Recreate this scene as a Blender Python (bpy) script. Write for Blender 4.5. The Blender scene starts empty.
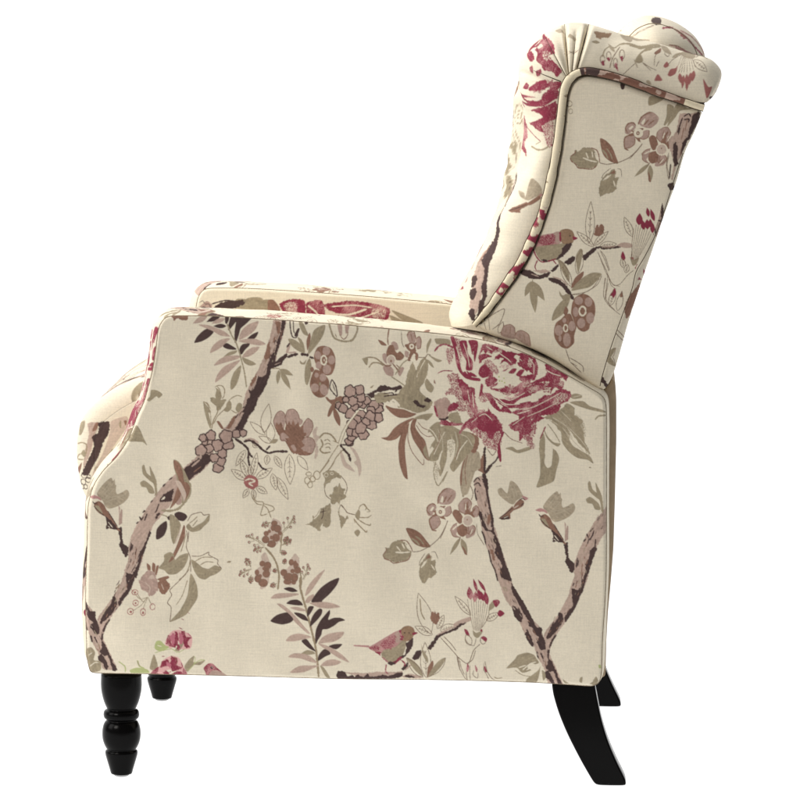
import bpy, math
import numpy as np
from mathutils import Matrix, Vector

rng = np.random.default_rng(7)
C = bpy.context.scene.collection
scene = bpy.context.scene

# ------------------------------------------------------------------ print drawings
DATA = {
'side': '''
o 170 310
r W 10,45 60,40 100,50 150,45 130,85 90,80 60,65 30,85
v M 300,48 180,110 45
v D 405,45 290,97 42
v M 440,70 330,110 36
v D 450,130 345,130 36
f D 192,262 215,215 260,170 300,150 345,170 345,185 310,220 260,250 215,263
f M 225,120 300,122 370,145 430,170 480,210 470,215 400,205 340,170
f M 318,345 340,290 390,245 450,228 480,232 450,260 410,300 360,330
f D 422,293 450,265 490,285 530,312 520,320 460,315
f D 440,105 440,50 470,48 470,80 455,110
f D 462,160 470,100 490,50 540,48 530,90 500,130 475,160
f D 515,262 515,180 525,110 545,50 660,50 610,110 565,150 550,200 530,255
f M 550,240 570,170 620,120 690,92 710,95 680,160 620,210
f D 612,240 650,200 705,175 690,215 660,240
f M 545,250 620,232 690,235 740,255 765,275 710,285 620,270
f D 555,355 555,310 580,275 635,270 630,290 600,320 575,355
f M 575,375 610,330 660,300 715,297 690,335 640,370 595,380
f O 420,385 470,340 535,325 520,350 460,370
f M 350,447 390,400 450,370 540,365 565,378 520,400 430,425
f O 575,380 620,395 665,415 688,435 640,447 595,425
f M 360,580 380,515 430,455 500,420 560,400 540,430 480,490 420,540
f O 485,635 485,570 510,500 545,460 570,445 560,510 535,590 505,630
l O 9 455,110 490,200 525,260 550,330 570,400 595,500 612,620
f O 360,620 372,640 362,680 365,705 345,698 322,703 335,732 370,760 375,800 405,795 420,760 450,718 430,713 405,720 415,690 405,665 395,640 380,630
l o 6 360,615 390,603 420,610 437,640 432,690 415,710
l o 5 375,610 400,640 410,690
f O 265,733 300,770 330,815 290,812
l o 5 265,733 300,745 325,790
l o 6 470,725 500,700 540,683 580,695
f O 430,800 450,770 475,725 492,745 490,790 460,815
f O 525,790 535,760 555,743 578,755 572,800 540,815
o 160 400
f O 348,10 355,80 380,170 405,228 410,190 385,90
l o 5 348,10 380,35 405,110 412,200
f O 405,0 440,40 470,62 500,50 525,10 530,0
l o 7 468,55 460,100 430,160 415,230
l o 6 550,50 510,80 460,130 430,190
f O 535,25 555,5 572,40 560,80 530,55
l o 6 570,80 610,102 640,85
f O 608,60 625,25 650,28 648,80 618,85
f W 455,170 475,168 512,225 492,227
o 0 0 1
r M 275,316 271,332 266,351 258,370 250,384 246,393 242,409 241,410 231,421 222,431 226,437 242,430 250,415 258,400 266,384 270,371 275,364 278,351 283,335 287,316
o 160 400
r W 540,215 580,140 610,125 590,180 560,215
o 260 310
r D 178,40 212,40 200,130 175,220 160,270 140,330 125,380 122,425 90,470 50,490 60,440 95,350 120,330 140,240 165,170
r W 40,345 75,335 75,385 45,395
r W 120,90 165,100 160,180 140,190 130,140
r W 110,220 125,215 120,260 105,265
r D -5,540 62,525 55,590 20,660 -10,700 -40,740 -20,620
p M 205,345 215,300 235,250 248,258 240,300 225,345
r D 85,468 110,430 170,375 215,345 222,370 190,400 172,440 110,465
l M 4 115,440 165,420
l D 18 218,380 260,362 305,352
l M 12 225,345 265,340 290,338
l D 20 325,352 390,362
l D 14 395,375 432,388
l D 9 213,300 240,262
l D 7 238,80 245,160 260,215 290,220 302,190 275,200
l D 6 265,80 270,170 280,190
f D 275,200 300,150 318,148 305,190 285,215
f D 355,100 375,92 385,108 365,118
f O 310,90 345,105 370,160 388,205 350,195 320,140
f O 225,232 270,235 320,270 358,345 300,325 250,285
f O 300,220 330,235 352,280 360,340 335,300
f O 430,165 480,130 522,122 510,190 470,260 400,345 382,350 400,260
f W 380,325 371,250 395,182 406,210 400,260
f O 318,405 345,422 372,395 358,435 325,432
f O 355,530 365,440 398,385 412,450 405,530 380,600 365,592
v O 160,475 266,525 40
v O 160,480 246,640 44
v O 150,480 138,597 34
l o 6 90,470 150,470 165,490
f W 435,350 460,300 510,286 570,310 602,380 600,450 575,512 535,524 490,502 450,440 432,390
e P 463,362 25,34 -10
e P 530,328 30,36 0
e P 572,400 28,36 0
e P 535,476 34,38 0
e P 468,443 24,30 0
c B 11 510,402 22,36
e W 510,395 15,22 0
e B 513,402 4,10 0
f W 398,585 415,520 440,478 480,488 522,520 552,570 548,640 520,692 470,702 425,672 403,622
e P 503,540 27,32 0
e P 438,622 33,34 0
e P 512,640 32,46 -20
e P 452,522 18,20 0
e O 480,592 9,13 0
f W 400,470 420,455 432,480 415,500
f W 520,695 560,718 615,700 645,690 700,720 690,745 640,760 590,800 565,795 590,740 550,735
f B 535,700 545,675 580,665 605,690 600,715 565,722
l W 6 530,695 560,722 600,716 608,690
l D 7 575,555 557,620 590,670 617,692 606,610 575,555
l D 5 580,590 600,650
l O 13 552,110 590,220 670,252 740,240 778,165 775,120
l W 6 630,120 640,200 670,235 700,200 700,130
f P 620,112 655,120 655,205 630,180
f P 680,112 715,112 705,170 685,190
l o 6 600,190 615,225
o 300 380
f W 265,222 295,250 320,310 318,372 290,342 268,290
f W 218,292 230,240 260,188 278,200 260,250 235,294
l W 9 205,140 230,170 270,190
f W 235,178 290,160 350,130 372,160 350,190 310,175 270,205
f O 280,185 310,170 335,215 315,230
n 345,230,35 310,208,28 365,158,26 420,170,40 400,92,46 475,80,38 400,272,42 435,215,32 485,140,38 468,190,32 535,165,30 505,195,32 415,355,40 455,318,34 487,275,36 482,385,46 525,340,34 558,292,44 567,245,34 592,200,40 628,232,38 626,302,38 572,360,40 505,440,42 448,425,34 400,418,32 412,458,34 395,495,36 645,202,22 520,290,22
l B 12 312,520 345,420 390,342 470,240
l o 4 303,515 335,420 380,340
l o 4 322,520 360,420 395,350 470,250
l D 8 320,520 400,522 432,490
l D 13 318,520 360,570 388,600 405,655
l D 7 375,590 402,600
f Q 320,560 345,600 370,660 400,685 440,735 400,722 350,692 325,625
f Q 395,535 440,560 480,640 492,720 472,775 460,700 430,660 452,640 430,590
l o 11 150,470 190,430 240,438 272,470 290,500
l o 6 190,490 220,478 242,500
l o 6 195,520 225,508 248,525
l o 10 165,475 182,520 160,560 190,585 245,578
l o 6 200,545 230,538 242,560
l o 6 308,520 260,590 210,670 158,742
l o 6 342,560 290,620 250,690 208,742
l o 6 262,490 312,510
o 230 400
y l 4 270,262 310,30 80 0
y l 4 280,280 158,173 50 0
y l 4 325,335 325,180 70 0
y l 4 340,342 228,290 44 0
f O 318,342 350,312 384,318 360,347
y l 4 475,432 480,680 84 1
y l 4 355,448 415,547 46 1
y l 4 540,448 625,562 56 0
y l 4 300,440 290,522 46 1
y l 4 338,588 368,725 56 1
y l 4 378,620 465,800 60 1
y l 4 125,400 45,530 52 1
y l 4 180,350 225,380 40 1
y l 4 130,640 8,553 60 1
y l 4 140,615 85,470 54 1
y l 4 165,605 160,520 44 1
y l 4 180,610 215,420 50 1
y l 4 205,630 340,545 60 1
y l 4 210,695 300,750 50 1
y l 4 185,715 195,800 40 1
y l 4 150,710 105,785 44 1
r V 110,660 118,620 150,600 190,608 222,640 220,690 180,716 135,700
l B 10 120,645 160,632 200,650 152,668 185,690
l W 5 150,640 180,660
l D 14 40,308 100,350 140,390 152,430 182,462
l D 12 150,420 145,470 156,532
l M 14 120,322 170,312 230,345
l D 14 108,335 160,325 220,360 260,400 310,428
l D 13 308,428 370,412 462,413
l D 12 288,402 322,365
l D 11 225,500 255,545 297,562
r Q 660,250 690,218 702,230 690,280 718,300 692,340 707,390 692,468 675,460 680,380 665,300
f P 345,170 370,110 405,88 435,110 442,170 430,230 395,268 365,230
f P 440,130 460,85 510,75 545,110 557,170 540,230 480,240 445,190
f P 545,165 560,148 582,165 575,192 555,200
f P 578,200 620,148 657,175 662,230 625,298 600,290 580,240
f P 555,325 610,298 662,310 680,360 662,420 620,442 570,425 545,380
r W 360,212 372,180 392,200 410,180 425,215 440,238 450,155 460,205 475,165 490,200 505,155 520,200 545,180 560,215 582,200 592,260 612,272 600,300 575,330 600,365 570,390 620,420 662,425 600,442 540,435 500,424 480,395 440,325 408,332 400,290 378,262
f P 405,275 430,262 472,300 442,308 452,325 415,330
f P 488,370 510,358 532,395 515,412
l w 4 345,170 370,110 405,88 435,110 440,150
l w 4 440,140 460,85 510,75 545,110 557,160
l w 4 580,205 620,148 657,175 662,230 625,298
l w 4 575,315 610,298 662,310 680,360 662,420 620,442 540,435
l w 4 345,170 365,230 395,268 405,320 440,325 480,395 500,424
o 290 460
c o 6 215,122 26,34
c o 6 182,152 20,24
c o 6 137,165 20,28
c o 6 160,200 20,24
c o 6 150,112 22,16
l o 7 238,105 280,50 315,0
l o 7 300,90 340,40 358,0
l l 5 275,180 275,240 290,290 330,322
l l 5 408,130 445,180 456,230 440,282
r O 262,110 300,83 360,88 412,130 400,152 370,140 340,150 322,180 292,190 280,230 270,200 280,160
c B 4 290,120 14,16
c B 4 335,108 12,10
r O 312,285 340,270 345,228 370,208 380,225 396,188 412,230 442,233 430,270 452,295 430,312 400,330 395,362 375,340 345,357 323,342 330,310
r O 120,518 160,505 185,480 180,450 230,440 232,395 255,388 300,363 320,348 328,400 325,460 320,520 290,540 270,530 235,572 200,540 160,525
f B 190,475 198,432 228,395 245,400 220,452
f B 240,545 262,508 255,560
l o 4 185,470 215,440 240,395
l D 5 265,390 265,440 248,480
l D 4 240,420 292,408
r O 388,390 400,440 420,450 440,470 455,443 467,460 440,500 410,547 400,490 387,440
l l 4 390,400 408,360 440,400
l l 6 405,360 440,400 460,425 522,440
f O 520,440 545,398 562,420 550,482 525,460
l o 7 550,400 560,370 590,355 612,380 600,402
l o 6 590,360 630,400 642,410 615,417
l o 7 550,460 620,460 652,440
l o 7 550,480 600,510 640,522 647,505
l o 8 510,470 540,510 580,550 610,577 617,560
l o 5 510,470 520,505
f O 513,580 540,612 562,580 550,558 530,560
o 230 490
l o 6 180,35 210,90 268,102 245,200 300,190
l o 6 175,60 215,110 260,120
l o 6 268,110 340,132 352,160 300,180
l o 6 262,120 300,150 330,225
k 410,340 512,215
k 410,440 485,400
k 275,450 135,370
k 275,460 195,485
k 175,635 78,682
k 165,620 130,555
k 580,720 622,600
k 395,500 445,505
k 170,680 165,740
k 330,260 262,285
k 380,640 350,650
k 375,750 330,770
k 430,600 440,560
k 430,430 460,380
l o 12 280,460 340,530 375,600 392,690 382,800
l o 9 560,650 572,740 555,800
l o 7 400,420 420,340 400,500
r Q 330,260 350,225 400,250 420,300 400,400 350,450 300,420 265,370 300,330
r Q 250,530 280,500 310,550 330,640 300,760 250,800 220,740 200,700 210,640 250,600
r Q 480,560 520,510 552,550 555,650 530,740 470,765 420,700 410,660 470,620
e W 355,265 25.96,21.24 0
e W 380,308 30.68,30.68 0
e W 345,302 18.88,25.96 0
e W 290,347 21.24,21.24 0
e W 285,397 30.68,30.68 0
e W 368,382 33.04,33.04 0
e W 335,432 33.04,30.68 0
e W 330,380 11.8,16.52 0
e W 258,590 23.6,23.6 0
e W 300,605 30.68,30.68 0
e W 215,660 18.88,23.6 0
e W 222,712 28.32,30.68 0
e W 290,672 30.68,30.68 0
e W 265,745 37.76,33.04 0
e W 490,580 21.24,25.96 0
e W 522,600 16.52,35.4 0
e W 540,642 28.32,28.32 0
e W 430,662 28.32,28.32 0
e W 470,695 35.4,30.68 0
e W 515,702 30.68,35.4 0
e W 460,735 33.04,23.6 0
e W 510,740 18.88,18.88 0
e W 315,330 14,14 0
e W 400,345 16,18 0
e W 310,440 14,14 0
e W 275,630 18,16 0
e W 240,690 16,16 0
e W 300,640 14,16 0
e W 500,650 18,18 0
e W 445,700 18,18 0
e W 535,600 14,16 0
c l 3 355,265 24,20
c l 3 380,308 29,28
c l 3 285,397 29,28
c l 3 335,432 31,28
c l 3 300,605 28,28
c l 3 290,672 28,28
c l 3 265,745 34,30
c l 3 222,712 26,28
c l 3 540,642 27,27
c l 3 470,695 33,28
c l 3 515,702 28,32
o 260 570
f D 190,152 225,138 265,145 300,172 250,178
f M 85,230 120,195 190,185 300,190 310,200 230,220 150,230
f M 360,210 375,150 410,95 460,40 520,-5 490,50 450,110 400,180
l o 14 320,60 322,140 340,220 370,320 400,440 420,520 440,600 455,700 470,860
f D 410,258 440,200 490,140 560,90 632,63 615,120 560,190 500,245 490,262
f M 395,265 480,258 540,260 600,275 640,298 560,310 480,305 440,290
f M 360,260 380,220 425,195 430,215 390,265
f D 210,270 240,245 290,238 325,255 342,285 290,285 240,278
f M 240,305 290,297 340,310 370,330 310,330
f M 135,275 170,275 220,310 280,370 340,440 400,510 380,510 320,460 260,400 210,340
f D 82,410 130,365 190,345 220,345 265,395 240,425 180,440 120,430
f D 270,345 310,345 360,365 385,410 340,400 300,375
f D 375,375 380,310 400,290 430,295 415,330 395,360
f D 400,455 410,390 440,340 475,310 498,320 490,360 450,410
f D 445,595 440,530 450,470 480,410 520,360 555,322 560,350 545,400 590,385 640,385 680,405 630,420 590,450 540,475 500,480 490,520 465,560
f M 205,572 240,530 300,512 360,520 410,540 340,560 270,575
f M 465,590 500,540 560,510 670,497 650,540 590,575 520,585
f D 330,570 370,555 400,590 445,652 400,635 360,605
f D 550,612 590,595 657,593 630,625 600,635
f M 465,590 530,605 600,640 660,680 715,740 640,710 560,660 500,620
f D 462,725 470,680 510,635 545,645 565,672 520,695 480,722
f O 320,680 370,645 420,650 440,672 390,680
f M 225,700 270,670 340,672 400,690 460,745 400,735 320,710
f M 485,765 530,725 590,715 650,735 610,760 540,770
f M 240,820 310,770 400,765 470,765 420,790 340,820
f O 480,770 510,780 560,860 530,860
o 430 600
f R 290,560 300,503 314,540 300,577
f R 360,518 380,550 375,577 364,560
f R 430,540 440,528 457,577 440,572
l l 4 215,450 235,540 280,625 300,640
l l 4 235,470 250,540 275,595
l l 4 290,570 292,610 300,640
l l 4 320,520 318,580 322,640
l l 4 350,560 345,600 380,625 385,580
l l 4 440,488 458,570 492,625 520,640
l l 4 435,500 430,560 450,590 470,635
l o 6 510,615 540,628 580,620
o 515 600
f O 0,470 20,440 60,425 100,418 150,435 175,470 192,500 160,512 130,500 100,540 130,560 60,582 20,545 -15,540 -70,545
l B 7 60,560 120,510 170,492
l B 7 30,540 90,520
l B 6 90,560 150,530
l o 5 0,560 60,600 130,612
f O 95,630 150,590 190,555 203,530 195,590 170,660 90,670
f O 215,560 240,580 245,620 225,640
f O 380,630 410,650 430,665 400,665
f O 515,650 520,620 540,615 535,660
r O 600,670 630,640 650,610 665,640 650,690
f G 668,520 685,520 690,545 672,545
o 70 310
f O 650,640 700,645 740,675 710,705 690,690 640,730 615,720 640,690
o 70 400
f O 530,200 560,230 590,300 617,362 580,335 470,330 450,320 500,260
o 0 0 1
r M 130,541 136,526 145,514 152,501 161,488 172,477 184,467 196,457 205,440 215,437 212,460 201,472 189,481 178,495 168,508 161,516 150,529 146,540 141,550
o 160 400
r D 185,560 230,520 290,480 340,440 360,430 402,440 407,490 370,522 330,572 280,602 240,638 190,612
l M 12 255,530 320,475
l W 7 270,575 330,530
r D 0,790 50,740 112,708 102,760 92,810 0,815
r B 10,795 35,770 40,785 20,800
l D 9 20,695 45,668
l D 9 70,640 102,618
o 75 490
l D 8 605,102 622,80
l D 9 540,182 562,163
l D 9 555,247 577,188
l D 9 515,213 530,240 547,213
l D 9 490,272 507,253
l D 8 672,108 650,170 638,182
r D 655,188 684,188 640,242
o 150 480
l O 15 90,242 160,247 230,227 290,162 322,100 322,20
l O 8 85,275 130,290 160,320
o 160 400
f O 110,478 150,490 190,550 235,650 242,720 215,810 170,820 150,740 140,640 112,540
f W 110,480 150,500 180,560 195,650 215,720 205,790 190,760 165,690 140,600 115,540
f P 120,720 150,690 175,760 170,830 130,830
o 150 480
f W 158,230 190,150 218,65 242,40 252,90 240,140 200,192
f W 270,20 300,20 322,60 312,110 278,165 286,100
f Q 205,10 245,15 290,110 272,172 256,120
f D 195,270 230,253 280,268 299,295 270,328 230,322 205,300
f D 48,472 52,400 80,360 130,328 137,380 115,440 75,472
f D 138,300 160,283 172,310 150,322
f O 160,275 200,290 240,340 247,380 215,460 190,515 170,470 158,350
l Q 7 245,370 230,440 200,510
f W 148,660 180,600 215,520 250,420 270,360 282,380 277,460 240,540 190,632
f O 290,370 310,348 340,380 380,360 430,330 477,272 472,330 430,372 400,402 340,417 300,395
l l 5 300,330 330,280 370,265 410,258 430,280 477,273
l o 6 310,350 350,320 380,290
l o 6 340,370 380,320
l l 5 290,400 300,450 290,540 320,620 325,740
l l 5 310,410 303,500
l o 6 245,580 270,500 290,430
f O 68,705 110,650 113,600 160,578 190,600 200,640 240,605 302,588 302,632 270,702 210,752 150,757 110,722
f W 148,660 175,612 190,632 170,650
f O 328,638 380,668 420,700 470,710 520,683 574,710 530,752 480,772 440,797 390,782 350,722
l l 5 330,610 400,610 470,578 470,600 542,640 540,670 574,710
l o 6 350,660 420,620 500,620
l o 6 400,682 450,655 512,660
l o 6 230,800 280,760 310,700 320,640
f o 612,660 630,648 650,650 640,662
o 60 470 4
f O 440,607 480,560 510,500 522,415 547,460 550,510 525,552 500,582
l l 2.5 440,607 445,550 430,530 447,500 440,480 480,440 517,398
l o 2.5 465,540 490,500 510,440
o 140 590
f k 203,438 212,388 258,328 330,322 414,375 404,466 330,474 250,468
f k 68,695 108,632 158,610 178,565 250,526 312,545 348,612 378,682 378,700 68,700
f B 255,470 270,420 300,400 320,440 310,480
f B 215,640 260,640 300,660 250,672 200,672
r R 208,430 215,388 230,358 250,400 255,432 280,360 275,328 300,340 312,400 280,462 250,452
r R 340,390 330,328 357,330 365,372 412,380 390,402 380,430 402,462 370,462 350,442
l R 5 310,300 340,315
l K 8 380,345 410,375
l K 6 310,340 330,370
l K 5 300,400 305,450
f G 118,462 130,410 165,403 202,440 235,455 190,482 150,487
l B 6 140,440 175,450
l G 5 120,500 250,470 300,500 360,470
f O 280,480 310,440 340,400 345,440 310,490
r R 163,622 180,570 220,558 240,582 250,528 290,540 302,570 290,600 320,612 342,622 300,642 258,652 240,602 200,612
r R 72,685 110,640 152,613 140,662 165,690
r R 250,672 300,650 372,672 360,695 260,695
l R 5 175,530 200,530
l R 5 330,580 345,630
l K 6 200,640 230,660 250,650
f O 78,622 110,515 132,560 142,612 100,640
f O 355,615 390,560 432,528 430,580 500,568 522,563 480,602 430,602 380,655
l G 5 380,650 430,598 440,550 432,528
l G 5 435,590 480,562 522,563
f G -10,630 60,638 75,662 0,655
l R 4 330,230 350,240
l R 4 380,180 395,190
f P 525,700 560,650 610,638 650,655 700,700
f R 508,625 545,590 580,590 612,620 655,658 610,642 570,650 535,692 522,660
e D 573,622 10,10 0
e B 576,619 3,3 0
o 75 580
f O 88,560 130,538 162,580 150,640 202,650 205,720 130,742 98,700
l B 6 110,600 140,580
l B 6 120,690 160,660 190,660
l G 10 503,640 512,682 560,712
l G 8 350,650 400,690 402,740
l O 6 495,640 520,690
f G 440,720 500,700 580,715 590,745 450,745
o 140 590
r K 240,372 262,345 282,350 276,420 262,440
r K 312,345 332,350 345,400 330,440 315,420
r R 300,430 325,450 318,490 296,470
r R 185,660 215,645 235,670 215,690
r K 215,575 245,590 240,625 210,600
r R 345,630 372,650 370,680 340,690
l W 4 250,530 285,545 300,570 290,600
o 350 320
l a 6 480,420 500,560 560,640
l a 5 560,380 545,500 570,600
l a 6 440,560 500,600 600,650
l W 4 560,340 520,460 520,560
''',
'side2': '''
o 170 310
r D 630,640 662,640 690,580 705,530 740,545 770,500 785,460 790,420 805,400 805,500 770,590 720,680 670,745 610,815 580,815 615,740 640,690
r W 640,590 690,510 690,560 650,610
r W 760,350 790,250 805,330 790,390 760,400
o 160 400
r D 700,-15 785,-15 755,70 720,120 690,180 655,238 598,232 625,190 650,150 690,60
r M 470,270 520,230 560,200 610,240 580,300 520,310
r W 530,225 580,150 605,130 590,175 560,225
n 345,300,30 360,335,24 410,280,38 330,400,46 395,385,36 460,360,46 530,290,50 545,350,46 515,330,30 610,270,32 665,265,28 435,460,38 500,425,36 490,490,36 465,540,42 640,250,18
l M 16 330,420 325,470
r D 345,440 380,425 402,445 405,488 370,500 345,480
''',
'vbr': '''
o 0 0 1
r M 597.5,517 587,534 581,546 575,561 574,577 571,585 567.5,597.5 557.5,615 544,634 549,650 555,636 564,624 576,606 582.5,591 587.5,579 591,564 596,550 600,540 614,520 614,500
o 515 560
r D 250,610 285,540 340,470 350,418 376,430 386,480 350,550 300,602 258,637
r D 395,462 430,400 480,350 502,340 480,392 440,442 403,497
r D 455,230 500,240 520,222 532,260 500,342 463,352
r D 518,232 545,160 560,120 575,60 590,0 612,0 592,90 560,190 537,272
r D 405,15 440,0 477,30 470,90 450,102 430,70
l D 12 275,700 300,640 332,595
o 520 480
l D 9 618,322 637,288
l D 9 560,412 582,383
l D 9 592,400 580,440 555,482
l D 10 533,428 547,462
l D 9 508,492 527,468
r D 560,560 590,533 617,550 592,610 572,680 547,742 520,800 500,800 520,740 530,660 550,620
l D 9 460,620 450,702
l D 7 470,640 462,690
l D 8 605,470 600,542
l W 6 500,660 490,760
p P 355,330 368,350 365,400 378,360 388,370 385,475 358,492 360,400
r D 348,520 382,500 387,580 402,650 432,670 440,640 422,745 400,722 380,682 358,650 370,610
f O 543,20 560,8 580,70 617,105 632,152 590,122 550,80
f O 603,18 622,50 652,120 657,245 640,172 615,110
f O 528,150 560,133 600,158 632,190 644,235 600,232 578,190 540,182
l O 15 650,120 655,200 662,260
o 75 490
f W 573,588 602,610 602,652 580,640
f W 620,583 642,600 637,662 615,640
f W 650,610 670,608 652,682 640,670
f W 660,712 740,688 752,705 690,732
f W 660,742 752,745 757,762 700,802 668,780
r P 518,740 535,690 590,640 637,663 657,720 662,805 540,805
e Q 610,715 24,36 20
o 75 580
r P 513,0 652,-5 662,60 640,112 600,132 570,90 530,70
r W 660,20 720,-5 762,50 722,112 690,112 668,70
l Q 6 560,20 600,60 590,110
l Q 5 690,30 710,80
l o 4 580,135 520,150 440,60
l o 4 580,135 545,170 500,110
l o 4 580,135 530,200 460,245
l o 4 585,135 560,190 545,240
l o 4 585,135 600,170 620,205
c V 5 480,97 24,20
c V 5 447,247 24,24
c V 5 547,252 20,28
c V 5 622,212 20,24
c V 5 487,180 22,22
c V 5 440,50 16,14
e V 482,97 9,8 0
e V 450,250 10,10 0
e V 547,258 8,12 0
e V 487,182 8,8 0
''',
'vtrunk': '''
o 0 0 1
r M 474,479 475,490 479,512 482.5,534 487.5,550 491,562 497.5,579 506,600 515,612 525,634 534,646 537.5,657 544,668 549,685 563,685 556,668 550,655 549,648 545,640 539,626 529,615 515,589 510.6,579 507.5,567.5 500,545 494,524 491,507 487,484 485,475
o 515 560
r D -30,180 0,230 40,290 100,390 132,450 142,492 110,480 60,410 20,330 -30,240
r D -20,360 30,398 62,440 57,492 20,482 -10,440
r D 103,490 140,468 170,530 212,538 217,600 242,640 247,712 210,718 173,660 190,620 150,580 140,540 113,525
r D 78,580 105,568 132,620 152,692 120,672 88,620
l D 12 265,770 270,720 290,660
o 515 600
r D 233,580 260,558 302,620 282,642 240,612
r D 258,440 300,500 332,570 352,622 330,622 310,570 280,572 243,540 265,500
r D 330,618 350,623 390,690 350,690
r D 290,600 315,660 300,690 275,640
l D 12 175,408 187,465
l D 10 205,418 227,472
l W 6 240,480 250,530
o 440 480
r D 338,-10 382,-10 387,100 402,200 407,232 390,232 380,150 360,60
r D 308,235 332,260 352,330 382,390 410,400 427,358 432,410 462,470 492,560 522,660 562,760 570,810 490,780 478,720 500,690 460,622 438,580 447,520 428,490 432,440 400,412 370,412 338,370 330,320 308,290
r D 403,250 427,290 427,350 410,382
l D 9 333,408 355,460 367,520
l D 9 388,558 410,660 440,720 462,810
l D 8 280,100 292,165
f W 378,300 400,268 407,320 385,362
r W 400,560 425,560 440,640 425,640
o 430 420
l D 8 348,497 380,460 402,484
l D 8 350,522 385,500 408,532
l D 8 365,540 358,570 376,642
r D 418,430 442,423 457,480 452,522 428,490
l D 13 450,520 460,600 475,680 490,760
e D 380,570 5,8 0
r W 415,290 442,265 442,422 383,402 400,340
l D 14 442,212 435,260 440,310 435,422
l D 9 440,422 480,365 522,330 550,280 545,240
r D 443,422 470,360 502,358 480,392 450,432
l l 5 458,228 500,282 532,240
l l 4 525,372 575,365
l l 5 312,500 345,580 330,640
''',
'birds': '''
o 520 480
f A 185,210 215,160 250,120 296,86 312,112 326,98 328,140 338,148 333,185 345,217 380,205 422,183 442,215 430,252 390,292 330,322 280,332 250,312 230,270 205,250
l a 2 230,200 300,110
l a 2 240,220 315,130
l a 2 255,240 325,170
l a 2 250,250 370,230
l a 2 260,280 410,220
f W 163,290 200,270 240,300 260,340 290,380 340,470 372,512 340,502 290,432 250,397 200,367 170,332
f O 170,310 200,310 230,370 195,355
f T 123,240 165,223 210,243 218,268 190,252 155,252
l B 6 160,262 197,267
l D 7 150,272 168,292 192,280
l D 5 160,310 200,352 245,392
l D 5 270,350 350,480
r D 250,395 290,422 352,492 330,502 290,492 258,492 265,440
l B 5 275,440 310,485
l B 4 270,470 290,485
''',
'bird1': '''
o 440 480
f A 462,75 490,60 520,90 540,102 562,8 600,20 632,60 657,110 668,138 620,157 590,192 560,187 510,152 472,115
l a 2 560,30 600,140
l a 2 590,40 620,130
l a 2 490,80 560,160
f W 580,237 600,190 640,153 672,170 667,202 640,222 590,242
p W 468,306 520,265 580,205 592,240 562,270 565,310 500,320
l D 5 475,305 530,265 580,220
r D 475,312 520,290 545,285 555,312 500,318
l B 4 510,305 545,290
l B 5 640,150 662,138
f T 658,123 707,145 675,162
l D 5 630,162 660,145 682,160
l D 6 648,204 672,182
l Q 8 590,225 630,200
''',
'bird': '''
o 340 590
p T 108,440 230,445 242,463 110,451
f O 330,520 340,470 440,450 480,400 530,398 522,470 490,542 440,582 390,582 350,552
f T 228,460 280,430 370,375 472,323 492,400 450,450 420,462 350,482 330,505 290,498 250,482
f P 440,343 478,328 492,400 455,425 438,380
s R 325,430 380,388 442,358 442,420 400,472 360,472 338,462
s R 240,460 300,445 310,480 260,485
f Z 478,330 510,293 550,285 587,303 598,340 580,382 545,408 510,408 490,392
f R 578,345 600,336 624,342 600,357 583,360
r R 470,323 490,318 490,350 512,372 497,402 483,402 480,360
e D 517,342 7,6 0
e D 553,342 6,5 0
r D 553,405 587,378 582,440 557,492 520,532 488,552 478,530 520,515 532,470 525,430
r R 278,493 332,500 322,520 342,550 377,580 400,597 440,592 482,562 502,540 480,530 450,560 420,575 390,580 350,545 320,525
r D 380,587 400,570 440,575 450,560 442,592 410,602
l R 9 370,595 365,650 385,670
l R 9 490,560 520,590 510,610
''',
'birdbranch': '''
o 340 590
r M 40,660 200,665 300,655 460,655 502,650 480,682 300,692 150,692
r M 495,690 560,670 660,690 640,705 520,702
r D -20,650 40,655 60,690 90,680 120,695 140,675 170,692 200,690 218,665 240,692 300,690 330,680 400,685 460,665 502,658 502,682 450,707 300,714 100,716 -20,712
r D 500,687 540,678 602,695 560,707
r D 488,632 520,600 547,578 542,610 510,642
r D 578,547 610,488 652,483 642,530 610,562
r D 698,472 740,420 770,380 802,343 802,367 770,412 747,452 720,477
l M 10 520,640 600,572
y l 4 725,352 625,25 112 0
l o 8 640,70 650,180 680,240
r W 723,230 730,180 745,168 752,190 762,163 772,190 790,178 797,230 775,272 745,267
y l 4 740,357 598,290 62 1
y l 4 690,702 680,415 84 1
f O 530,543 580,560 642,622 664,692 600,642
y l 4 665,700 530,543 60 0
f O 650,430 665,480 702,540 702,582 663,520
f W 698,702 703,620 740,563 748,600 725,662
f O 702,692 750,610 800,558 845,540 830,580 800,622 740,682
l l 4 702,695 780,660 830,600 845,540
''',
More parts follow.
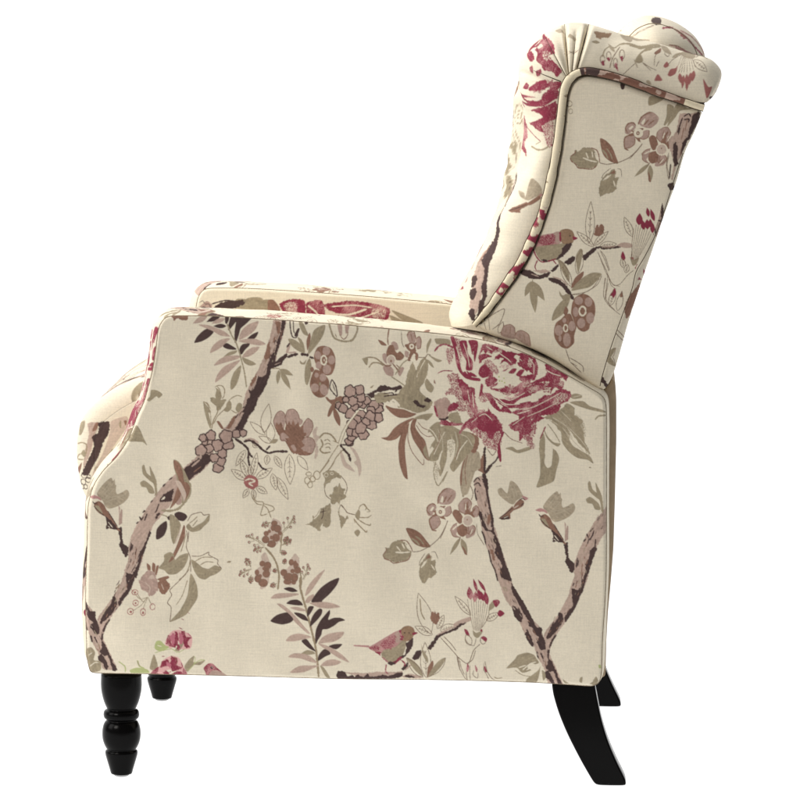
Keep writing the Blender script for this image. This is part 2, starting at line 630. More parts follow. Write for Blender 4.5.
'magno': '''
o 400 570
y l 4 300,472 352,358 48 1
y l 4 320,485 445,440 62 1
f M 430,430 480,400 560,373 567,402 500,432 440,472
r D 350,500 440,460 480,430 532,420 500,442 440,482 380,507 320,532 292,552 272,592 250,632 223,622 240,590 270,560 290,520
r D 98,702 130,660 167,643 162,690 120,722
r D 28,782 60,738 50,792
l M 10 300,520 345,495 430,452
l l 5 325,540 400,620 460,690 466,720 480,800
l l 5 350,530 410,590 450,645
l l 5 460,690 520,740 552,742 590,640 642,590
l l 5 540,742 580,715 605,640
f R 513,470 540,480 557,522 530,517
y l 4 565,600 530,510 52 0
l l 4 520,540 540,580 592,602 610,540
c l 4 665,560 22,30
f R 648,540 670,526 697,545 690,572 668,560
f O 583,480 610,500 662,480 650,512 620,542 590,522
f R 640,482 657,468 657,492
l l 3 590,480 560,360 540,230
l l 3 597,480 580,360 570,235
l l 3 604,485 598,360 590,245
l l 3 612,490 612,360 610,235
l l 3 620,490 626,360 630,235
l l 3 628,490 640,360 648,240
l l 3 636,485 655,360 668,250
l l 3 644,475 668,370 684,260
l l 3 650,465 685,370 700,280
l l 4 655,460 705,380 712,330
v R 566,238 552,132 50
v R 618,175 586,68 26
v R 596,258 606,168 38
v R 686,172 622,74 26
v R 640,240 628,150 42
v R 668,250 648,170 34
v R 700,280 678,165 40
l B 5 620,130 640,165
y l 4 567,362 438,208 52 1
f O 708,342 715,280 745,245 772,250 750,300 720,322
f R 743,243 785,236 800,260 770,297 755,280
y l 4 690,402 795,340 54 1
o 430 600
f R 540,102 560,78 597,105 565,132 545,122
''',
'cluster': '''
o 370 480
f W 286,390 340,393 400,428 450,488 484,537 430,542 370,522 330,482
l O 12 330,470 370,495 395,525
l O 8 360,450 400,480 430,520
r O 103,600 130,562 122,538 150,545 170,508 220,483 260,488 292,520 312,560 332,570 327,600 290,642 240,652 200,667 160,642 120,627
l W 7 105,605 120,630 160,645 190,667 240,657 300,642 327,600
l W 7 103,600 130,562 122,540
l W 7 240,483 290,488 322,530 342,577
l B 9 200,578 260,582 320,577
l B 8 212,530 245,572
l B 8 255,508 277,552
l B 8 280,510 312,560
l l 5 340,577 400,570 480,530 550,470 592,400 622,330
r O 393,720 400,680 440,620 470,588 492,610 490,652 522,640 522,700 532,740 500,780 470,790 450,810 430,830 410,812 395,770
l l 4 393,690 400,650 440,588
l l 4 490,578 520,578 544,632
l B 8 408,705 440,650
l B 8 425,690 455,640
l B 8 490,680 518,722
f W 448,632 472,598 482,622
f P 540,150 580,80 630,63 684,90 682,140 642,192 580,197 543,182
l W 9 543,192 550,130 590,80 620,66
l W 9 588,182 612,128
l W 8 618,172 657,118
f B 562,172 578,128 587,142 582,180
f P 453,250 470,198 512,188 532,220 510,262 490,292 463,287
l W 9 482,282 455,250 465,210 500,190 527,205
f B 480,245 500,215 512,222 495,250
f P 473,330 500,290 550,298 562,350 530,392 500,402
l W 9 500,412 478,360 475,320 502,293
l W 8 500,407 532,412
f P 598,230 642,208 652,260 620,292 588,292
r W 500,250 540,240 560,215 602,208 582,240 590,292 607,322 570,312 540,290 510,302 488,292 520,270
e B 565,256 38,38 0
e W 562,258 14,16 0
e B 562,258 5,6 0
o 440 480
f O 158,-30 212,-30 217,60 192,132 178,132 178,60
f P 146,200 175,158 215,143 252,180 237,220 247,252 200,272 158,250
f P 83,400 100,370 130,348 142,400 130,440 162,462 105,452
f P 213,380 260,358 287,390 272,442 210,467
f P 258,230 290,203 312,240 302,292 270,292
f W 98,270 115,243 150,248 177,285 192,320 160,352 130,327
f W 138,380 190,348 217,380 217,430 180,457 143,432
r W 198,275 205,220 225,168 227,220 240,258 292,213 265,270 282,302 220,290
e Q 222,325 42,45 0
c B 8 222,325 42,45
e W 218,318 5,8 0
l W 5 80,410 105,365 140,345
l W 6 100,262 120,240 155,250
l B 8 100,402 137,365
l B 7 205,190 205,242
l W 6 235,440 245,400
l W 5 195,170 195,230
v O 165,460 78,602 32
v O 170,470 217,602 46
f W 175,528 202,560 217,602 195,592
l l 4 165,450 150,500
l l 4 60,325 40,390 0,475
l l 4 292,350 300,430 340,500 355,525
o 370 480
l W 5 590,292 620,292 652,260 642,208
l W 5 500,402 530,392 562,350 550,300
o 440 480
l W 5 146,200 158,250 200,272
l W 5 175,158 215,143 252,180 240,240
l W 5 83,400 105,452 162,462
l W 6 213,420 250,440 285,390 262,360
l W 5 258,230 292,203 312,240 302,292
l W 6 225,370 230,430
l B 6 240,440 262,390
''',
'peony': '''
o 350 320
r O 380,690 400,560 440,520 455,440 480,380 500,335 528,400 560,330 602,298 627,340 622,420 590,500 555,560 620,620 662,662 620,722 540,742 480,722 420,702
f B 560,570 590,545 610,590 640,620 620,625
f O 598,500 615,468 642,500 672,540 650,582 610,552
l B 7 535,460 560,390 600,320
l o 6 540,462 560,380 610,290 622,270
f O 613,270 613,200 642,148 652,160 630,222
f O 630,280 690,308 738,325 700,337 650,302
f O 613,315 650,338 672,382 640,362
l l 5 540,300 600,300 622,275 652,285
l l 4 410,90 415,180 432,222
f O 680,150 760,150 800,160 800,200 720,195 690,190
f P 328,190 350,173 377,190 387,232 360,242
f P 258,280 280,268 302,310 292,352 265,322
f P 263,380 300,358 347,400 342,452 290,437
f W 288,270 310,208 345,203 362,250 378,265 400,253 434,290 410,322 370,322 350,290 310,312
f P 380,420 410,378 432,390 400,452
e Q 328,322 32,35 0
c B 6 328,322 34,38
e W 328,330 8,10 0
l W 8 240,330 290,370 332,360
l W 9 340,350 380,400 397,422
l W 8 370,360 402,392
l O 8 330,455 400,500 442,530
l O 8 360,440 420,350 460,320
l o 9 95,315 150,300 210,310 270,362
l o 9 150,382 180,345 230,345 270,367
f O 98,310 142,308 137,362 120,352
f W 223,160 260,173 294,205 250,202
l W 8 312,70 300,150 306,202
f P 453,120 480,93 517,110 527,160 500,202 470,172
l W 7 455,130 470,98 510,93 527,152
l W 6 485,110 500,170
f P 528,150 555,133 572,170 562,222 535,232
l W 6 530,150 555,133 570,170 562,225 535,232
f P 438,250 470,258 462,302 440,292
r W 438,210 470,183 510,188 532,178 522,240 547,290 532,332 515,270 492,290 480,335 458,322 480,260
e B 493,213 20,22 0
e W 493,213 8,9 0
r O 193,600 270,578 330,598 402,588 420,640 380,660 300,652 260,662 220,662 200,642
r D 108,600 150,588 200,563 240,528 280,523 340,540 400,523 417,545 380,562 300,562 250,577 200,582 192,622 160,627 150,605
l D 8 270,612 320,602 382,595
l D 6 265,590 340,583 352,602
l D 10 360,577 382,550
l B 14 320,660 350,640 400,690
r D 503,650 530,638 560,670 612,685 590,702 545,692
r D 588,640 620,623 657,650 630,662
f o 160,540 190,520 175,545
f W 283,688 350,703 430,713 490,738 532,750 480,777 400,782 340,752
f W 670,500 675,475 685,510
o 380 390
f O 478,300 560,278 640,320 720,338 794,388 762,470 702,522 642,592 588,655 558,610 590,540 602,460 580,400 560,340
f O 428,300 480,288 560,328 572,400 542,470 532,560 500,662 478,692 468,620 490,520 460,562 420,572 388,560 400,520 430,470 408,440 440,390 398,330
f A 678,540 730,498 792,498 804,620 762,652 737,722 700,830 655,830 638,720 650,620
r B 540,400 590,398 602,440 590,500 558,580 543,510 538,440
s O 545,420 590,410 590,480 560,540
l O 7 430,660 440,720 470,765 540,650 500,740
l O 6 450,560 425,660
l O 6 440,400 400,470
f W 640,700 660,590 685,545 660,640 655,740 645,770
f W 45,123 100,143 170,163 240,183 264,200 220,222 150,217 90,182
f W 8,385 60,373 110,308 160,268 230,233 274,223 220,272 180,342 130,392 70,407
f W 148,510 148,430 178,330 232,263 222,330 202,420 202,520 222,712 190,692 158,600
f W 248,270 268,230 302,213 282,290 322,360 362,410 394,562 360,547 320,482 268,400 243,320
f O 345,480 365,440 375,480 390,560 355,520
l W 5 225,300 225,400 260,500 342,600 352,550
l W 5 290,280 330,340 380,372 432,365
l W 5 300,250 340,300 392,322
f O 268,230 330,198 424,188 380,242 340,232
f O 383,340 400,298 450,258 494,258 470,302 430,322
r P 428,100 460,78 530,58 567,110 552,170 542,222 500,242 458,222 448,160
r O 540,220 560,190 620,170 650,240 660,270 580,260
l R 15 435,125 450,180 462,217
r R 478,272 510,233 560,258 665,270 640,284 560,277
l D 12 470,232 520,235 547,213
l R 14 665,280 650,320 635,352
r W 718,340 780,368 794,430 762,502 728,492 760,420 750,370
l B 6 300,250 420,330 470,420
l B 6 700,400 640,480 610,560
l B 5 520,330 470,430 430,520
l B 7 500,480 470,560 480,640
l a 5 640,350 700,380 740,450
l a 5 600,330 620,430 600,540
l a 5 460,310 500,400 500,500
l W 5 700,520 680,640 690,760
o 520 340
r O 188,620 250,588 320,558 380,508 432,540 442,600 502,640 482,700 514,760 504,810 440,722 380,682 402,760 382,805 300,702 250,642
f O 398,450 440,428 492,440 492,462 430,472
f O 398,500 500,488 560,528 660,558 694,582 600,567 520,547
l O 11 690,602 630,607 600,637
l a 7 230,640 320,690 390,790
l a 6 260,620 370,690 420,790
l a 5 330,570 400,640 480,740
l o 5 350,540 430,610 490,660
l a 5 420,460 500,440
l O 5 535,350 560,355 590,395
r O 170,130 250,170 340,215 300,220 200,160
o 510 420
f O 378,30 430,78 500,200 560,238 640,288 667,347 620,317 540,302 470,252 418,180 408,100
r O 438,10 540,15 592,100 580,130 622,220 642,272 560,192 500,112
f O 268,60 300,128 350,178 404,188 380,212 330,182 288,132
l O 6 300,30 360,110 400,180
l O 6 330,10 400,60
f O 233,200 250,128 270,108 282,170 277,260 258,302
f O 213,537 240,440 240,310 233,220 280,268 275,340 300,382 332,360 342,230 328,220 370,248 394,310 372,400 352,482 300,512
e o 640,378 10,5 0
o 430 330
f R 163,58 190,53 215,120 235,240 260,330 320,370 397,385 402,407 340,402 280,382 235,332 210,270 195,170
s R 190,70 242,78 252,200 242,272 215,230 205,140
l R 12 35,172 70,130 120,115 192,142
l R 7 60,347 110,325 184,328
s R 133,150 192,148 182,230 160,272 135,222
f R 238,88 292,88 302,180 342,250 337,318 288,317 290,250 258,190 243,130
f R 308,83 384,95 360,255 350,230 350,170 335,182 323,130
l R 5 385,110 370,200
r R 398,192 420,118 460,108 590,158 622,178 692,238 682,272 640,282 600,250 558,272 590,220 540,232 508,237 540,200 562,180 520,160 490,192 470,160 440,192 430,160
s B 540,150 570,150 580,195 550,190
r R 618,173 700,188 760,198 802,218 802,302 770,332 748,290 760,250 740,220 690,200 668,222 690,250 660,272
f R 388,350 400,300 440,268 462,290 502,340 502,372 470,372 420,382
s R 430,260 480,238 552,310 542,352 500,340
r R 440,402 480,370 512,370 542,400 500,442 458,452
f R 500,442 542,418 532,442 478,462
f R 578,327 627,303 602,327
f R 628,342 660,308 694,310 670,347
f R 688,357 720,318 757,320 720,372
r R 500,482 560,478 610,448 642,470 622,502 560,492
r R 638,492 700,438 760,398 802,388 802,432 740,472 690,507 650,507
s B 740,430 780,400 790,430 750,460
f R 478,500 520,540 600,553 680,540 740,508 802,468 802,502 720,552 678,592 802,568 802,592 720,622 640,617 570,582 510,542
l R 8 540,572 600,612 664,622
s R 680,520 740,480 790,470 740,510 690,545
r R 438,500 480,508 520,558 560,628 622,657 560,652 500,612 468,560
r R 218,390 260,398 310,448 357,468 362,560 384,640 362,684 330,642 300,562 270,562 248,482
s R 138,360 220,348 242,400 282,480 302,560 332,642 280,652 200,642 148,662 160,600 222,570 190,520 118,512 160,450
s R 300,640 340,640 370,690 310,700
r R 143,652 150,610 190,578 232,600 200,642
f R 408,428 427,440 420,490 432,512 393,532 400,480
s R 388,540 440,500 462,560 420,582
r R 262,760 300,720 340,700 400,660 460,648 466,610 485,650 530,690 572,750 582,800 575,850 555,800 520,820 500,868 470,862 450,815 400,800 370,775 330,800 290,780 250,810
r R 638,782 660,740 700,720 722,690 655,660 760,608 805,598 805,800 700,810
f R 85,720 130,730 200,745 270,745 200,762 100,755
e Y 552,372 5,6 0
e Y 556,405 5,6 0
e Y 592,385 5,5 0
e Y 597,420 5,6 0
e Y 576,408 5,5 0
o 520 340
r R 0,103 60,118 122,150 142,200 142,272 110,322 60,312 20,332 -5,322 -5,290 60,280 100,270 50,235 20,230 -5,170
s B 60,150 90,150 100,200 70,220
r R 198,200 230,188 270,228 300,238 340,258 387,285 370,332 340,302 320,312 352,350 330,402 280,382 240,432 248,380 198,382 240,340 198,332 120,352 78,352 130,320 200,290 212,250
s B 320,300 350,320 340,370 310,360
r R -5,390 60,370 140,340 202,350 160,402 60,452 -5,462
s B 60,400 130,360 160,370 90,420
r R -5,530 60,500 130,490 200,440 250,438 300,398 350,393 402,415 412,447 382,492 332,512 312,562 270,592 200,602 120,622 60,642 -5,642
s B 260,500 300,440 372,428 382,460 332,502 290,522
s R 150,350 250,340 230,420 150,400
r R -5,640 80,650 130,608 194,620 150,652 60,682 40,752 -5,805
s R 40,680 120,650 132,720 90,805 30,782
o 430 420
s R 262,50 300,20 400,20 470,60 570,20 580,100 574,160 552,232 500,237 440,202 400,142 340,92
l R 13 590,90 555,180 550,250 566,335
f R 538,250 560,200 572,300 560,335
f R 83,28 150,28 254,35 200,47 110,42
r R 628,40 680,8 802,-5 802,100 760,122 720,92 680,72
l W 5 595,95 650,150 742,185
f O 603,225 660,213 700,238 790,213 804,235 710,264 650,242
o 510 420
f R -5,40 50,8 122,20 132,102 100,82
s R 100,40 170,18 212,60 160,112 202,200 192,232 148,212 118,122
l R 8 285,50 240,150
o 430 330
s R 330,110 350,90 372,110 350,200 335,180
s R 250,90 292,92 300,150 265,150
s R 420,120 470,112 560,160 520,180 440,170
r R 385,205 420,190 470,195 500,215 460,222 420,240 395,270
r R 255,340 300,330 345,345 380,372 330,372 285,360
s K 560,290 620,270 680,290 640,310
r R 700,265 730,250 745,262 722,300
s R 560,470 640,440 700,470 640,520 570,500
r R 470,455 500,462 560,470 540,482 490,475
s K 590,540 680,520 760,470 720,520 640,560
r R 590,600 640,640 655,668 620,660 570,640
s R 370,640 420,640 440,665 370,705 340,700
o 430 330
l B 5 210,130 250,260 300,350
l B 4 265,100 300,200 318,300
l B 5 450,130 500,160
l B 5 560,190 620,230 650,260
l B 4 690,210 740,250
l B 6 500,500 600,590 720,590
l B 5 540,520 640,560 760,500
l B 4 690,640 780,620
l B 6 700,670 800,640
l B 4 660,760 760,690
l B 5 340,500 350,620
l B 4 300,480 320,580
l B 5 390,690 440,670 500,720
l B 4 330,740 380,700
o 520 340
l B 5 20,560 120,530 240,470 330,420
l B 4 60,610 180,560 300,500
l B 5 150,410 230,400
l B 5 210,240 260,270 330,290
l B 4 70,140 110,200 110,280
s O 440,600 505,640 515,760 470,720
s A 300,640 360,620 440,700 400,740
o 510 420
s O 490,0 605,60 595,130 530,90
s O 560,150 630,230 640,280 570,210
l a 5 420,60 500,160 590,250
l a 5 470,60 560,150 620,230
o 380 390
s A 440,300 520,320 540,420 460,420
s O 420,560 470,620 460,720 440,680
l W 4 480,320 470,420 430,500
l W 4 620,340 640,440 600,560
''',
'wing': '''
o 540 280
f O 95,322 110,250 160,178 242,118 232,180 190,262 140,302
f O 153,88 170,118 202,120 182,142 160,122
l D 20 85,-5 180,35 220,80 268,155
f W 258,180 280,138 340,108 390,123 432,170 444,240 432,302 402,352 390,392 350,412 308,392 278,342 263,302 248,260
e P 310,163 34,32 0
e P 388,173 30,38 0
e P 402,302 32,45 0
e P 330,342 32,40 0
e P 285,252 22,40 0
c B 11 340,246 26,36
e W 340,240 11,18 0
f W 113,390 130,338 170,308 200,278 242,268 272,330 292,370 274,442 272,502 220,547 168,532 128,482 113,440
e P 150,400 33,42 0
e P 255,365 28,40 0
e P 215,475 30,55 0
e P 195,320 16,20 0
e P 160,465 12,25 0
c B 9 205,382 16,28
e W 205,390 8,10 0
f W 188,262 205,208 227,240 210,282
l B 10 232,250 242,200 265,155
f O 250,82 300,20 380,-5 475,-20 400,52 320,72
l l 4 250,115 330,110 420,60 475,-15
f W 248,62 280,-20 312,-20 280,42
l l 5 205,550 225,610 240,652
l l 5 235,620 290,650 342,690 347,737
l l 5 240,652 290,700 332,742
l l 4 250,660 300,690
l l 4 525,-20 508,120 550,200 642,277
l l 4 545,20 528,150 600,242
f R 563,122 590,68 602,90 580,122
f W 638,132 655,83 662,132
y l 4 560,205 600,70 52 1
y l 4 620,245 657,90 50 0
r W 675,232 700,150 750,80 802,20 790,160 740,220 720,282 690,312
o 520 200
r D -5,582 40,553 100,570 150,600 200,585 247,573 220,612 150,632 80,627 30,602
r M 30,550 90,560 170,585 242,568 200,553 120,560
l M 7 90,590 150,610
r D 228,620 280,618 320,640 370,680 412,740 424,785 390,762 338,692 280,652 240,642
l M 9 260,612 330,635 380,680
r D 353,502 400,458 442,448 432,492 390,517
r D 498,450 560,398 620,368 654,375 600,402 550,452 520,482
r D 648,378 800,363 800,382 650,394
f M 648,368 740,378 810,340 810,362
r D 248,562 280,530 312,508 300,542 270,572
y l 4 555,342 567,8 72 1
r W 593,265 608,208 625,195 632,215 645,188 672,208 667,262 630,288 600,282
y l 4 590,372 453,250 52 1
y l 4 590,362 707,248 46 1
y l 4 640,362 775,350 52 1
f O 298,473 350,498 392,570 392,652 350,592
y l 4 412,692 318,480 62 1
f O 448,440 480,388 502,400 492,480 465,582 450,502
y l 4 460,592 492,393 62 0
f W 408,702 440,620 507,568 502,610 450,672
f O 430,692 500,620 580,578 654,590 600,652 520,692
l l 4 420,752 530,732 620,672 654,600
f O 313,720 340,762 370,748 404,760 380,805 340,792
v O 100,645 38,772 44
v O 105,650 198,805 58
v O 100,660 118,860 44
l o 5 100,630 102,660
l l 4 620,410 660,500 700,590 690,702 680,800
l l 4 640,400 680,450 717,562
l l 4 700,590 740,670 800,690
f R 738,770 755,700 770,740 750,780
f T 150,292 270,263 320,258 332,330 300,352 200,372 140,372 118,392
f P 268,265 320,253 332,330 290,342
s R 155,300 270,273 282,340 210,377 158,352
f O 118,390 150,370 300,350 402,338 380,402 330,452 270,482 200,492 148,462
f Z 318,250 370,228 417,243 437,290 420,342 370,352 333,337
f R 423,288 462,303 428,320
l R 12 320,255 323,330
r D 338,382 370,350 417,343 390,402 340,452 278,482 330,422
l R 9 105,390 130,450 170,492 230,487 290,467
r D 160,482 220,492 200,470
l R 8 140,480 120,530 132,562
l R 8 265,480 292,512
e D 400,285 6,6 0
o 590 190
l l 4 70,510 120,640 150,700 190,760 240,750 300,680 350,640
l l 4 85,490 120,560 152,650
l l 4 120,700 110,802
l l 4 150,700 170,760 210,792
f R 246,532 262,488 284,542 265,562
y l 4 272,622 252,540 42 1
y l 4 285,662 302,590 42 1
f O 318,530 345,560 392,540 370,592 340,602
f V 322,540 345,535 350,560
f M 218,442 270,418 335,430 335,457 280,462
l l 3 330,560 350,420 370,275
l l 3 338,560 365,420 388,285
l l 3 345,562 378,420 405,295
l l 3 352,562 392,420 425,300
l l 3 358,562 408,420 442,300
l l 3 364,562 424,420 462,300
l l 3 370,560 440,420 480,320
l l 3 376,558 455,420 492,345
l l 4 330,560 335,430 350,300
v R 392,282 398,184 54
v R 470,215 456,138 30
v R 515,250 484,150 34
v R 430,318 420,240 40
v R 460,315 456,232 44
v R 482,300 482,230 36
v R 500,345 502,262 38
y l 4 337,372 273,213 57 1
r V 360,620 380,590 400,600 390,640 370,650
o 630 90
f O 360,130 400,103 494,150 400,167 360,222 298,292 320,220
f B 420,115 460,115 490,140 460,145
r M 398,190 480,188 550,180 520,300 480,362 420,502 370,602 340,722 328,700 350,602 328,502 308,402 370,332
r D 498,200 552,175 557,230 510,322 468,392 468,330 490,260
l M 5 510,240 530,220
l D 9 430,212 470,188 487,217
l D 9 430,237 472,233 465,260
l D 8 420,220 378,342
r D 343,452 365,413 382,460 377,540 387,592 360,612 343,562
l D 8 325,590 315,712
f W 408,472 440,388 432,460 400,542
r D 330,740 350,740 360,800 340,800
l l 4 310,500 290,600 310,720
o 470 280
v O 490,8 438,132 46
v O 500,20 522,262 62
v O 505,30 598,157 58
l o 5 500,0 505,40
l l 5 98,330 272,228 240,342 180,392
l l 4 110,330 130,400
l l 4 150,310 158,400
l l 4 265,330 275,380
y l 4 230,425 265,330 40 0
f P 248,440 268,370 320,353 357,380 362,470
f P 358,460 380,408 420,403 472,440 482,535
l W 4 248,430 268,370 320,353 357,380 360,450
l W 4 362,440 380,408 420,403 472,440 482,530
l W 3 285,420 290,380
l W 3 320,430 325,370
l W 3 400,470 400,425
l W 3 440,490 430,430
o 560 100
c o 5 75,30 22,24
c o 4 85,90 16,20
l o 5 50,170 60,180
o 550 10
f D 563,588 602,583 592,632 570,632
r D 585,560 665,602 640,590
f P 590,580 610,580 600,600
o 630 5
f O 158,730 272,748 200,792 148,802
l o 5 170,740 160,800 210,780
o 630 90
r D 505,195 558,178 556,235 505,335 468,402 452,395 480,330 498,255
r D 420,420 450,380 470,385 430,470 405,520
l D 7 400,300 385,360
l W 6 430,300 410,400
l W 6 460,230 440,330
r D 300,760 330,740 345,790 320,800
''',
'band': '''
o 490 10
r R 428,188 470,218 512,270 522,340 500,340 480,370 532,430 574,480 562,512 530,532 500,490 438,482 408,430 378,402 390,340 368,320 412,270 390,290 348,312 410,240
s B 430,330 480,330 502,392 450,402
f B 385,300 410,265 425,285 400,310
r R 313,392 308,350 340,328 367,380 350,417
f R 318,342 360,298 410,228 432,208 370,262 328,312
r R 323,462 350,443 352,492 335,492
r R 368,492 410,463 417,502 380,522
r R 288,622 305,578 332,590 325,632
r R 333,612 380,568 440,548 462,580 502,550 490,602 430,632 380,642 338,642
s R 430,560 480,560 440,642 368,652
r R 478,572 560,570 574,600 530,652 552,640 542,692 460,702 418,722 430,672 480,622
f R 273,720 330,740 420,740 440,700 542,688 532,702 440,762 330,762 288,742
f R 263,650 290,670 384,690 300,692
l R 8 260,720 292,772
r R 438,782 542,750 532,805 418,805
f o 210,590 235,560 250,580 230,640
f A 620,200 640,180 690,210 680,232 650,215
f A 520,160 560,140 590,150 560,170
l o 4 590,340 640,335 690,310
o 490 90
r R 268,10 310,70 400,80 440,60 542,0 547,60 500,82 420,112 330,102 288,60
r R 338,152 420,130 500,100 532,88 532,222 500,242 470,252 420,282 432,332 380,312 338,272 308,252 380,237 432,210 400,180
s R 418,280 500,238 512,302 502,452 468,452 438,370
l R 6 290,290 340,350 402,402
l O 12 308,435 370,465 420,470 472,448
l O 8 350,422 402,403
r R 243,270 255,158 277,200 292,290 282,370 265,402 272,522 255,482 228,410
l O 8 330,760 360,720 400,790
f A 320,770 335,700 375,740 400,800 330,800
l o 6 200,180 190,300
l V 6 150,650 180,600
l V 5 130,720 160,690 150,760
l W 5 190,640 205,700
o 460 170
f A 478,150 520,168 532,200 570,58 622,88 652,140 654,192 600,212 550,232 498,202
f W 538,262 600,218 642,198 644,230 570,272
r W 418,312 470,280 540,248 562,270 500,302 492,332 430,327
l D 4 425,315 480,292 540,262
f T 638,188 667,195 645,212
r M 350,-5 442,-5 442,60 420,180 380,302 348,342 365,200
f W 385,30 400,20 395,70 380,80
l D 7 445,0 447,90 420,172 388,292
r M 320,400 330,480 280,560 200,640 145,790 140,805 200,805 210,702 250,642 310,520
r D 328,352 352,340 342,420 337,490 302,560 282,640 252,690 232,805 188,805 208,702 250,642 270,560 308,480
l D 5 340,340 380,300
l W 5 200,490 220,470
l W 7 100,770 130,730
o 440 240
r M 328,200 372,168 390,100 372,300 347,402 332,460 302,562 280,582 238,520 250,450 270,380 280,300 308,230
r D 420,-5 472,-5 442,60 422,140 402,190 392,270 382,330 382,400 372,460 350,520 382,518 362,572 330,592 298,622 308,560 318,480 345,450 338,380 358,300 370,220 353,150 380,80
r D 263,362 280,278 312,268 312,310 290,352
r D 243,432 260,378 302,368 302,412 270,462
r D 233,572 250,533 282,540 277,642 250,622
l W 6 340,160 380,70 400,20
f R 163,392 190,358 202,375
f V 208,332 237,283 225,320
f V 250,230 290,170 270,220
o 550 10
r Z 358,170 420,173 492,180 480,202 430,207 400,222 368,212
l O 13 560,262 600,258 660,270 720,302 805,290
l O 9 418,372 440,310 480,278 520,290 560,262 600,258
c l 5 420,390 18,34
f R 408,422 425,398 437,440 420,442
c l 5 470,362 18,38
f R 453,382 475,373 477,412
c l 5 575,350 20,40
f R 558,372 582,363 577,412
c l 5 522,420 16,40
f R 513,442 530,418 547,492
l l 6 478,462 500,380 562,280
f O 678,402 710,348 742,400 710,422
l l 4 580,522 640,460 692,410
l l 4 740,420 805,480
l O 9 700,370 740,330 810,315
r O 580,200 660,210 660,228 600,215
o 630 5
l O 18 -5,310 90,335 180,325 240,332
l O 11 70,392 130,350 240,337
f O 58,442 80,388 102,442
f V 193,602 220,548 257,600 210,607
l l 4 90,450 150,490 212,520
l l 4 190,482 195,410 232,360
l l 4 205,490 230,440
f W 188,382 240,348 237,380 200,397
f V 263,482 290,448 307,480 280,497
l l 4 300,472 340,430 412,390
l l 4 290,350 270,390 300,410 310,370 290,350
f V 298,552 320,508 360,498 377,478 362,540 320,567
l l 3 380,480 410,400
l l 3 385,540 425,390
l l 3 405,540 432,390
l l 3 425,540 440,390
l l 3 450,540 450,390
l l 3 475,530 460,390
l l 3 500,520 470,395
l l 3 515,500 480,400
v V 392,540 404,625 34
v V 425,555 415,668 28
v V 448,545 452,690 34
v V 478,535 470,640 30
v V 504,522 492,612 36
l B 5 430,610 440,650
y l 4 500,442 612,530 62 1
f V 578,588 622,650 652,648 625,732 608,742
r T 300,315 400,340 480,380 540,400 500,395 380,355
o 630 5
r D 163,125 205,93 242,100 252,130 240,152 210,162 185,150
l D 5 210,110 240,95 280,95
l l 6 190,160 140,180 60,220 20,250
l R 12 250,185 300,178 345,182
r V 345,182 430,230 455,265 420,270 380,220
l R 13 440,250 510,330 560,380 590,415
l V 7 400,200 500,260 570,340 600,400
o 550 10
f A 560,195 610,205 660,228 640,250 590,225
f O 330,250 370,235 400,250 370,262
v A 520,330 470,250 26
o 630 5
v A 240,330 330,395 40
v A 330,420 400,380 26
f A 400,390 450,375 520,400 500,430 440,420
l W 6 300,315 370,325 430,360
v A 130,600 170,640 30
l A 8 30,430 60,500
o 630 5
r D 628,735 660,715 690,670 697,640 690,690 660,735 640,745
l O 8 360,400 440,380 520,410
l O 6 520,420 560,400 620,430
o 550 10
l l 5 150,320 190,335 230,315
l A 10 640,215 700,235 790,240
''',
'seat': '''
o 70 400
f Q 330,170 450,130 470,190 420,270 330,400 240,560 180,640 190,560 260,430 320,260
r M 140,190 228,178 200,280 170,400 130,500 100,560 120,400 150,280
f O 63,287 70,200 112,168 112,220 85,282
f W 178,252 200,190 227,178 217,232
r D 228,180 317,173 312,260 272,330 232,440 192,520 142,602 88,602 130,502 170,420 192,360 178,290 228,260
f O 395,180 410,165 410,225 395,210
f W 432,165 455,165 450,200 440,195
l o 8 50,360 90,345 130,360 125,430 70,440 50,480 110,480
f O 85,430 110,400 125,440 110,460
f W 50,560 90,505 80,560 60,600
l O 8 195,560 215,535 240,550
l O 10 275,490 345,390
c D 5 110,612 26,16
c D 5 145,642 24,20
c D 5 100,662 22,24
c D 5 88,702 18,22
c D 5 150,615 18,14
c D 5 120,700 18,18
''',
'farin': '''
o 240 280 4
r R 150,75 190,56 252,60 256,122 225,150 200,127 170,112
s B 170,75 215,68 220,112 180,110
r R 260,70 320,60 335,125 300,150 262,140
r R 328,75 440,62 520,72 590,92 586,132 540,160 480,150 400,160 378,112 350,100
r R 330,120 380,130 400,165 330,165
l B 7 345,112 425,118 500,95
l B 5 400,140 470,132 550,105
l B 5 265,80 300,110 315,150
l B 4 360,85 450,80 520,90
s B 520,95 575,95 570,130 530,135
f O 598,100 650,118 724,150 710,172 650,147
f O 590,120 640,140 680,175 620,165
l O 5 650,140 700,160
f O -20,55 60,60 120,58 135,95 60,110 -20,105
f W 105,62 130,60 155,100 110,115
l D 3 10,70 25,60 40,75
l D 3 90,105 120,110
o 60 280 4
r D 598,97 640,68 722,58 732,75 690,92 620,107
l D 4 600,75 660,60 720,70
f P 548,92 580,63 602,80 590,107 548,107
l D 2 550,70 565,62 575,75 590,75 600,100
l D 2 552,95 570,85 580,100
f O 738,55 802,52 815,115 740,120
''',

}

